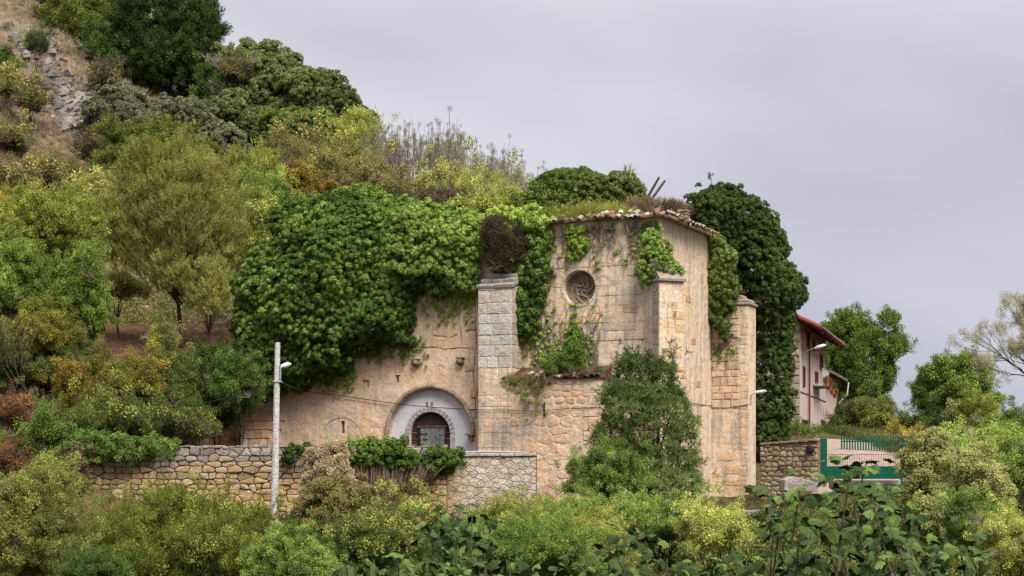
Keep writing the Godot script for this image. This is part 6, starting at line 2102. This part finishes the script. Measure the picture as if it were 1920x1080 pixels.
func bare_trees() -> void:
	var pale := [Color(.14, .13, .05), Color(.20, .19, .07), Color(.28, .26, .14)]
	var names := ["leftmost of the pale bare poplars on the skyline", "tallest pale bare poplar left of middle", "pale bare poplar in the middle of the row", "shorter pale poplar right of the middle one", "leaning pale poplar before the tower top mound", "rightmost low pale poplar beside the tower top mound", "pale poplar between the tallest and the leftmost one", "pale poplar just right of the tallest one", "slim pale poplar next to the leaning one"]
	var xs := [735, 790, 835, 880, 925, 965, 765, 812, 945]
	var tops := [238, 225, 240, 270, 290, 305, 245, 232, 292]
	for i in 9: bare_tree(names[i], xs[i], 395, tops[i], 122.0 + i * 1.5 - (i % 2) * 4.0, 4, L(.44, .41, .37), pale, 0.9, 0.11, 0.2, 700 + i, "pale bare poplars behind the nave", 4)
	bare_tree("thinly leaved tree with curly twigs at the right edge", 1985, 850, 575, 92, 7, L(.22, .195, .175), [Color(.26, .25, .14), Color(.36, .35, .22)], 0.10, 0.15, 0.26, 720, "", 1)
	bare_tree("slim bare stems in the left thicket", 78, 780, 540, 81.5, 3, L(.20, .17, .145), [Color(.12, .12, .04), Color(.18, .16, .05)], 0.4, 0.06, 0.2, 721, "", 4)
	bare_tree("grey leafless stems standing over left wall ivy", 70, 905, 835, 75.0, 3, L(.24, .21, .19), [Color(.10, .08, .05), Color(.12, .1, .05)], 0.3, 0.03, 0.08, 722, "", 4)
	bare_tree("grey gnarled stump branches in the left shrubs", 55, 830, 690, 80.0, 3, L(.20, .175, .155), [Color(.10, .10, .04), Color(.12, .12, .05)], 0.25, 0.10, 0.15, 723, "", 2)

# grass, weeds and small scrub nobody could count
func ground_cover() -> void:
	rng.seed = 91
	var buf := PackedFloat32Array()
	for i in 9000:                                           # scrub over the wooded hillside
		var z := rf(-172, -96)
		var x := rf(-52, 22) * (-z / 140.0)
		if x < -24.0 + (z + 140.0) * -0.1 and z < -112 and rng.randf() < 0.93: continue
		if z > -106.0 and x < -8.0: continue
		var y := gh(x, z)
		push(buf, aim(Vector3.UP + rdir() * 0.5, rf(0.35, 0.75)), Vector3(x, y + rf(0, 0.5), z), pal_at(PAL.hill, Vector3(x, y, z), 0.7))
	tag(swarm("undergrowth", clumps.fine, mats.leaf, buf, self), "mixed olive and brown undergrowth covering the wooded hillside", "undergrowth", "", "stuff")
	buf = PackedFloat32Array()
	for i in 16000:                                          # dry grass of the slope
		var z := rf(-178, -108)
		var x := rf(-62, -20) * (-z / 140.0)
		if x > -21.0 + (z + 140.0) * -0.1: continue
		var y := gh(x, z)
		push(buf, aim(Vector3.UP + rdir() * 0.25, rf(0.25, 0.5)), Vector3(x, y - 0.02, z), pal_at([Color(.17, .115, .08), Color(.25, .18, .12), Color(.31, .24, .16)], Vector3(x, y, z), 0.6))
	tag(swarm("dry_grass", clumps.tuft, mats.twig, buf, self), "pinkish dry grass covering the steep upper left slope", "grass", "", "stuff")
	buf = PackedFloat32Array()
	for i in 9000:                                           # orchard floor litter and terrace weeds
		var z := rf(-108, -77.6)
		var x := rf(-30, 2) * (-z / 90.0)
		var y := gh(x, z)
		var p: Array = [Color(.12, .055, .04), Color(.18, .09, .06), Color(.16, .13, .05)] if z < -88.0 else [Color(.14, .09, .05), Color(.12, .11, .035), Color(.09, .11, .03)]
		push(buf, aim(Vector3.UP + rdir() * 0.4, rf(0.08, 0.2)), Vector3(x, y, z), pal_at(p, Vector3(x, y, z), 0.9))
	tag(swarm("leaf_litter", clumps.fine, mats.leaf, buf, self), "reddish leaf litter and low weeds on the orchard terrace", "leaf litter", "", "stuff")
	buf = PackedFloat32Array()
	for i in 22000:                                          # weeds and bramble on the near bank
		var z := -pow(rf(0, 1), 0.7) * 62.0 - 13.5
		var x := rf(-0.34, 0.34) * -z
		if z < -76.0: continue
		var y := gh(x, z)
		push(buf, aim(Vector3.UP + rdir() * 0.6, rf(0.2, 0.45)), Vector3(x, y + rf(0, 0.35), z), pal_at([Color(.035, .06, .015), Color(.06, .09, .02), Color(.12, .13, .03), Color(.08, .10, .03)], Vector3(x, y, z), 0.6))
	tag(swarm("weeds", clumps.broad, mats.leaf, buf, self), "green weeds and brambles over the near bank below the walls", "weeds", "", "stuff")
	buf = PackedFloat32Array()
	for i in 7000:                                           # right-hand slope
		var z := rf(-112, -66)
		var x := rf(0.165, 0.36) * -z
		if x < 18.5 and z < -76.0: continue
		var y := gh(x, z)
		push(buf, aim(Vector3.UP + rdir() * 0.6, rf(0.2, 0.45)), Vector3(x, y + rf(0, 0.4), z), pal_at([Color(.06, .075, .02), Color(.09, .11, .03), Color(.15, .14, .05)], Vector3(x, y, z), 0.6))
	tag(swarm("weeds", clumps.fine, mats.leaf, buf, self), "olive weeds on the right slope beyond the gate", "weeds", "", "stuff")

func _ready() -> void:
	lump.seed = 3
	lump.frequency = 0.08
	lump.fractal_octaves = 3
	setting()
	make_textures()
	make_materials()
	make_clumps()
	terrain()
	rocks()
	await church()
	front_wall()
	house()
	yard()
	woods()
	ground_cover()
	creepers()
	figs()
	utilities()
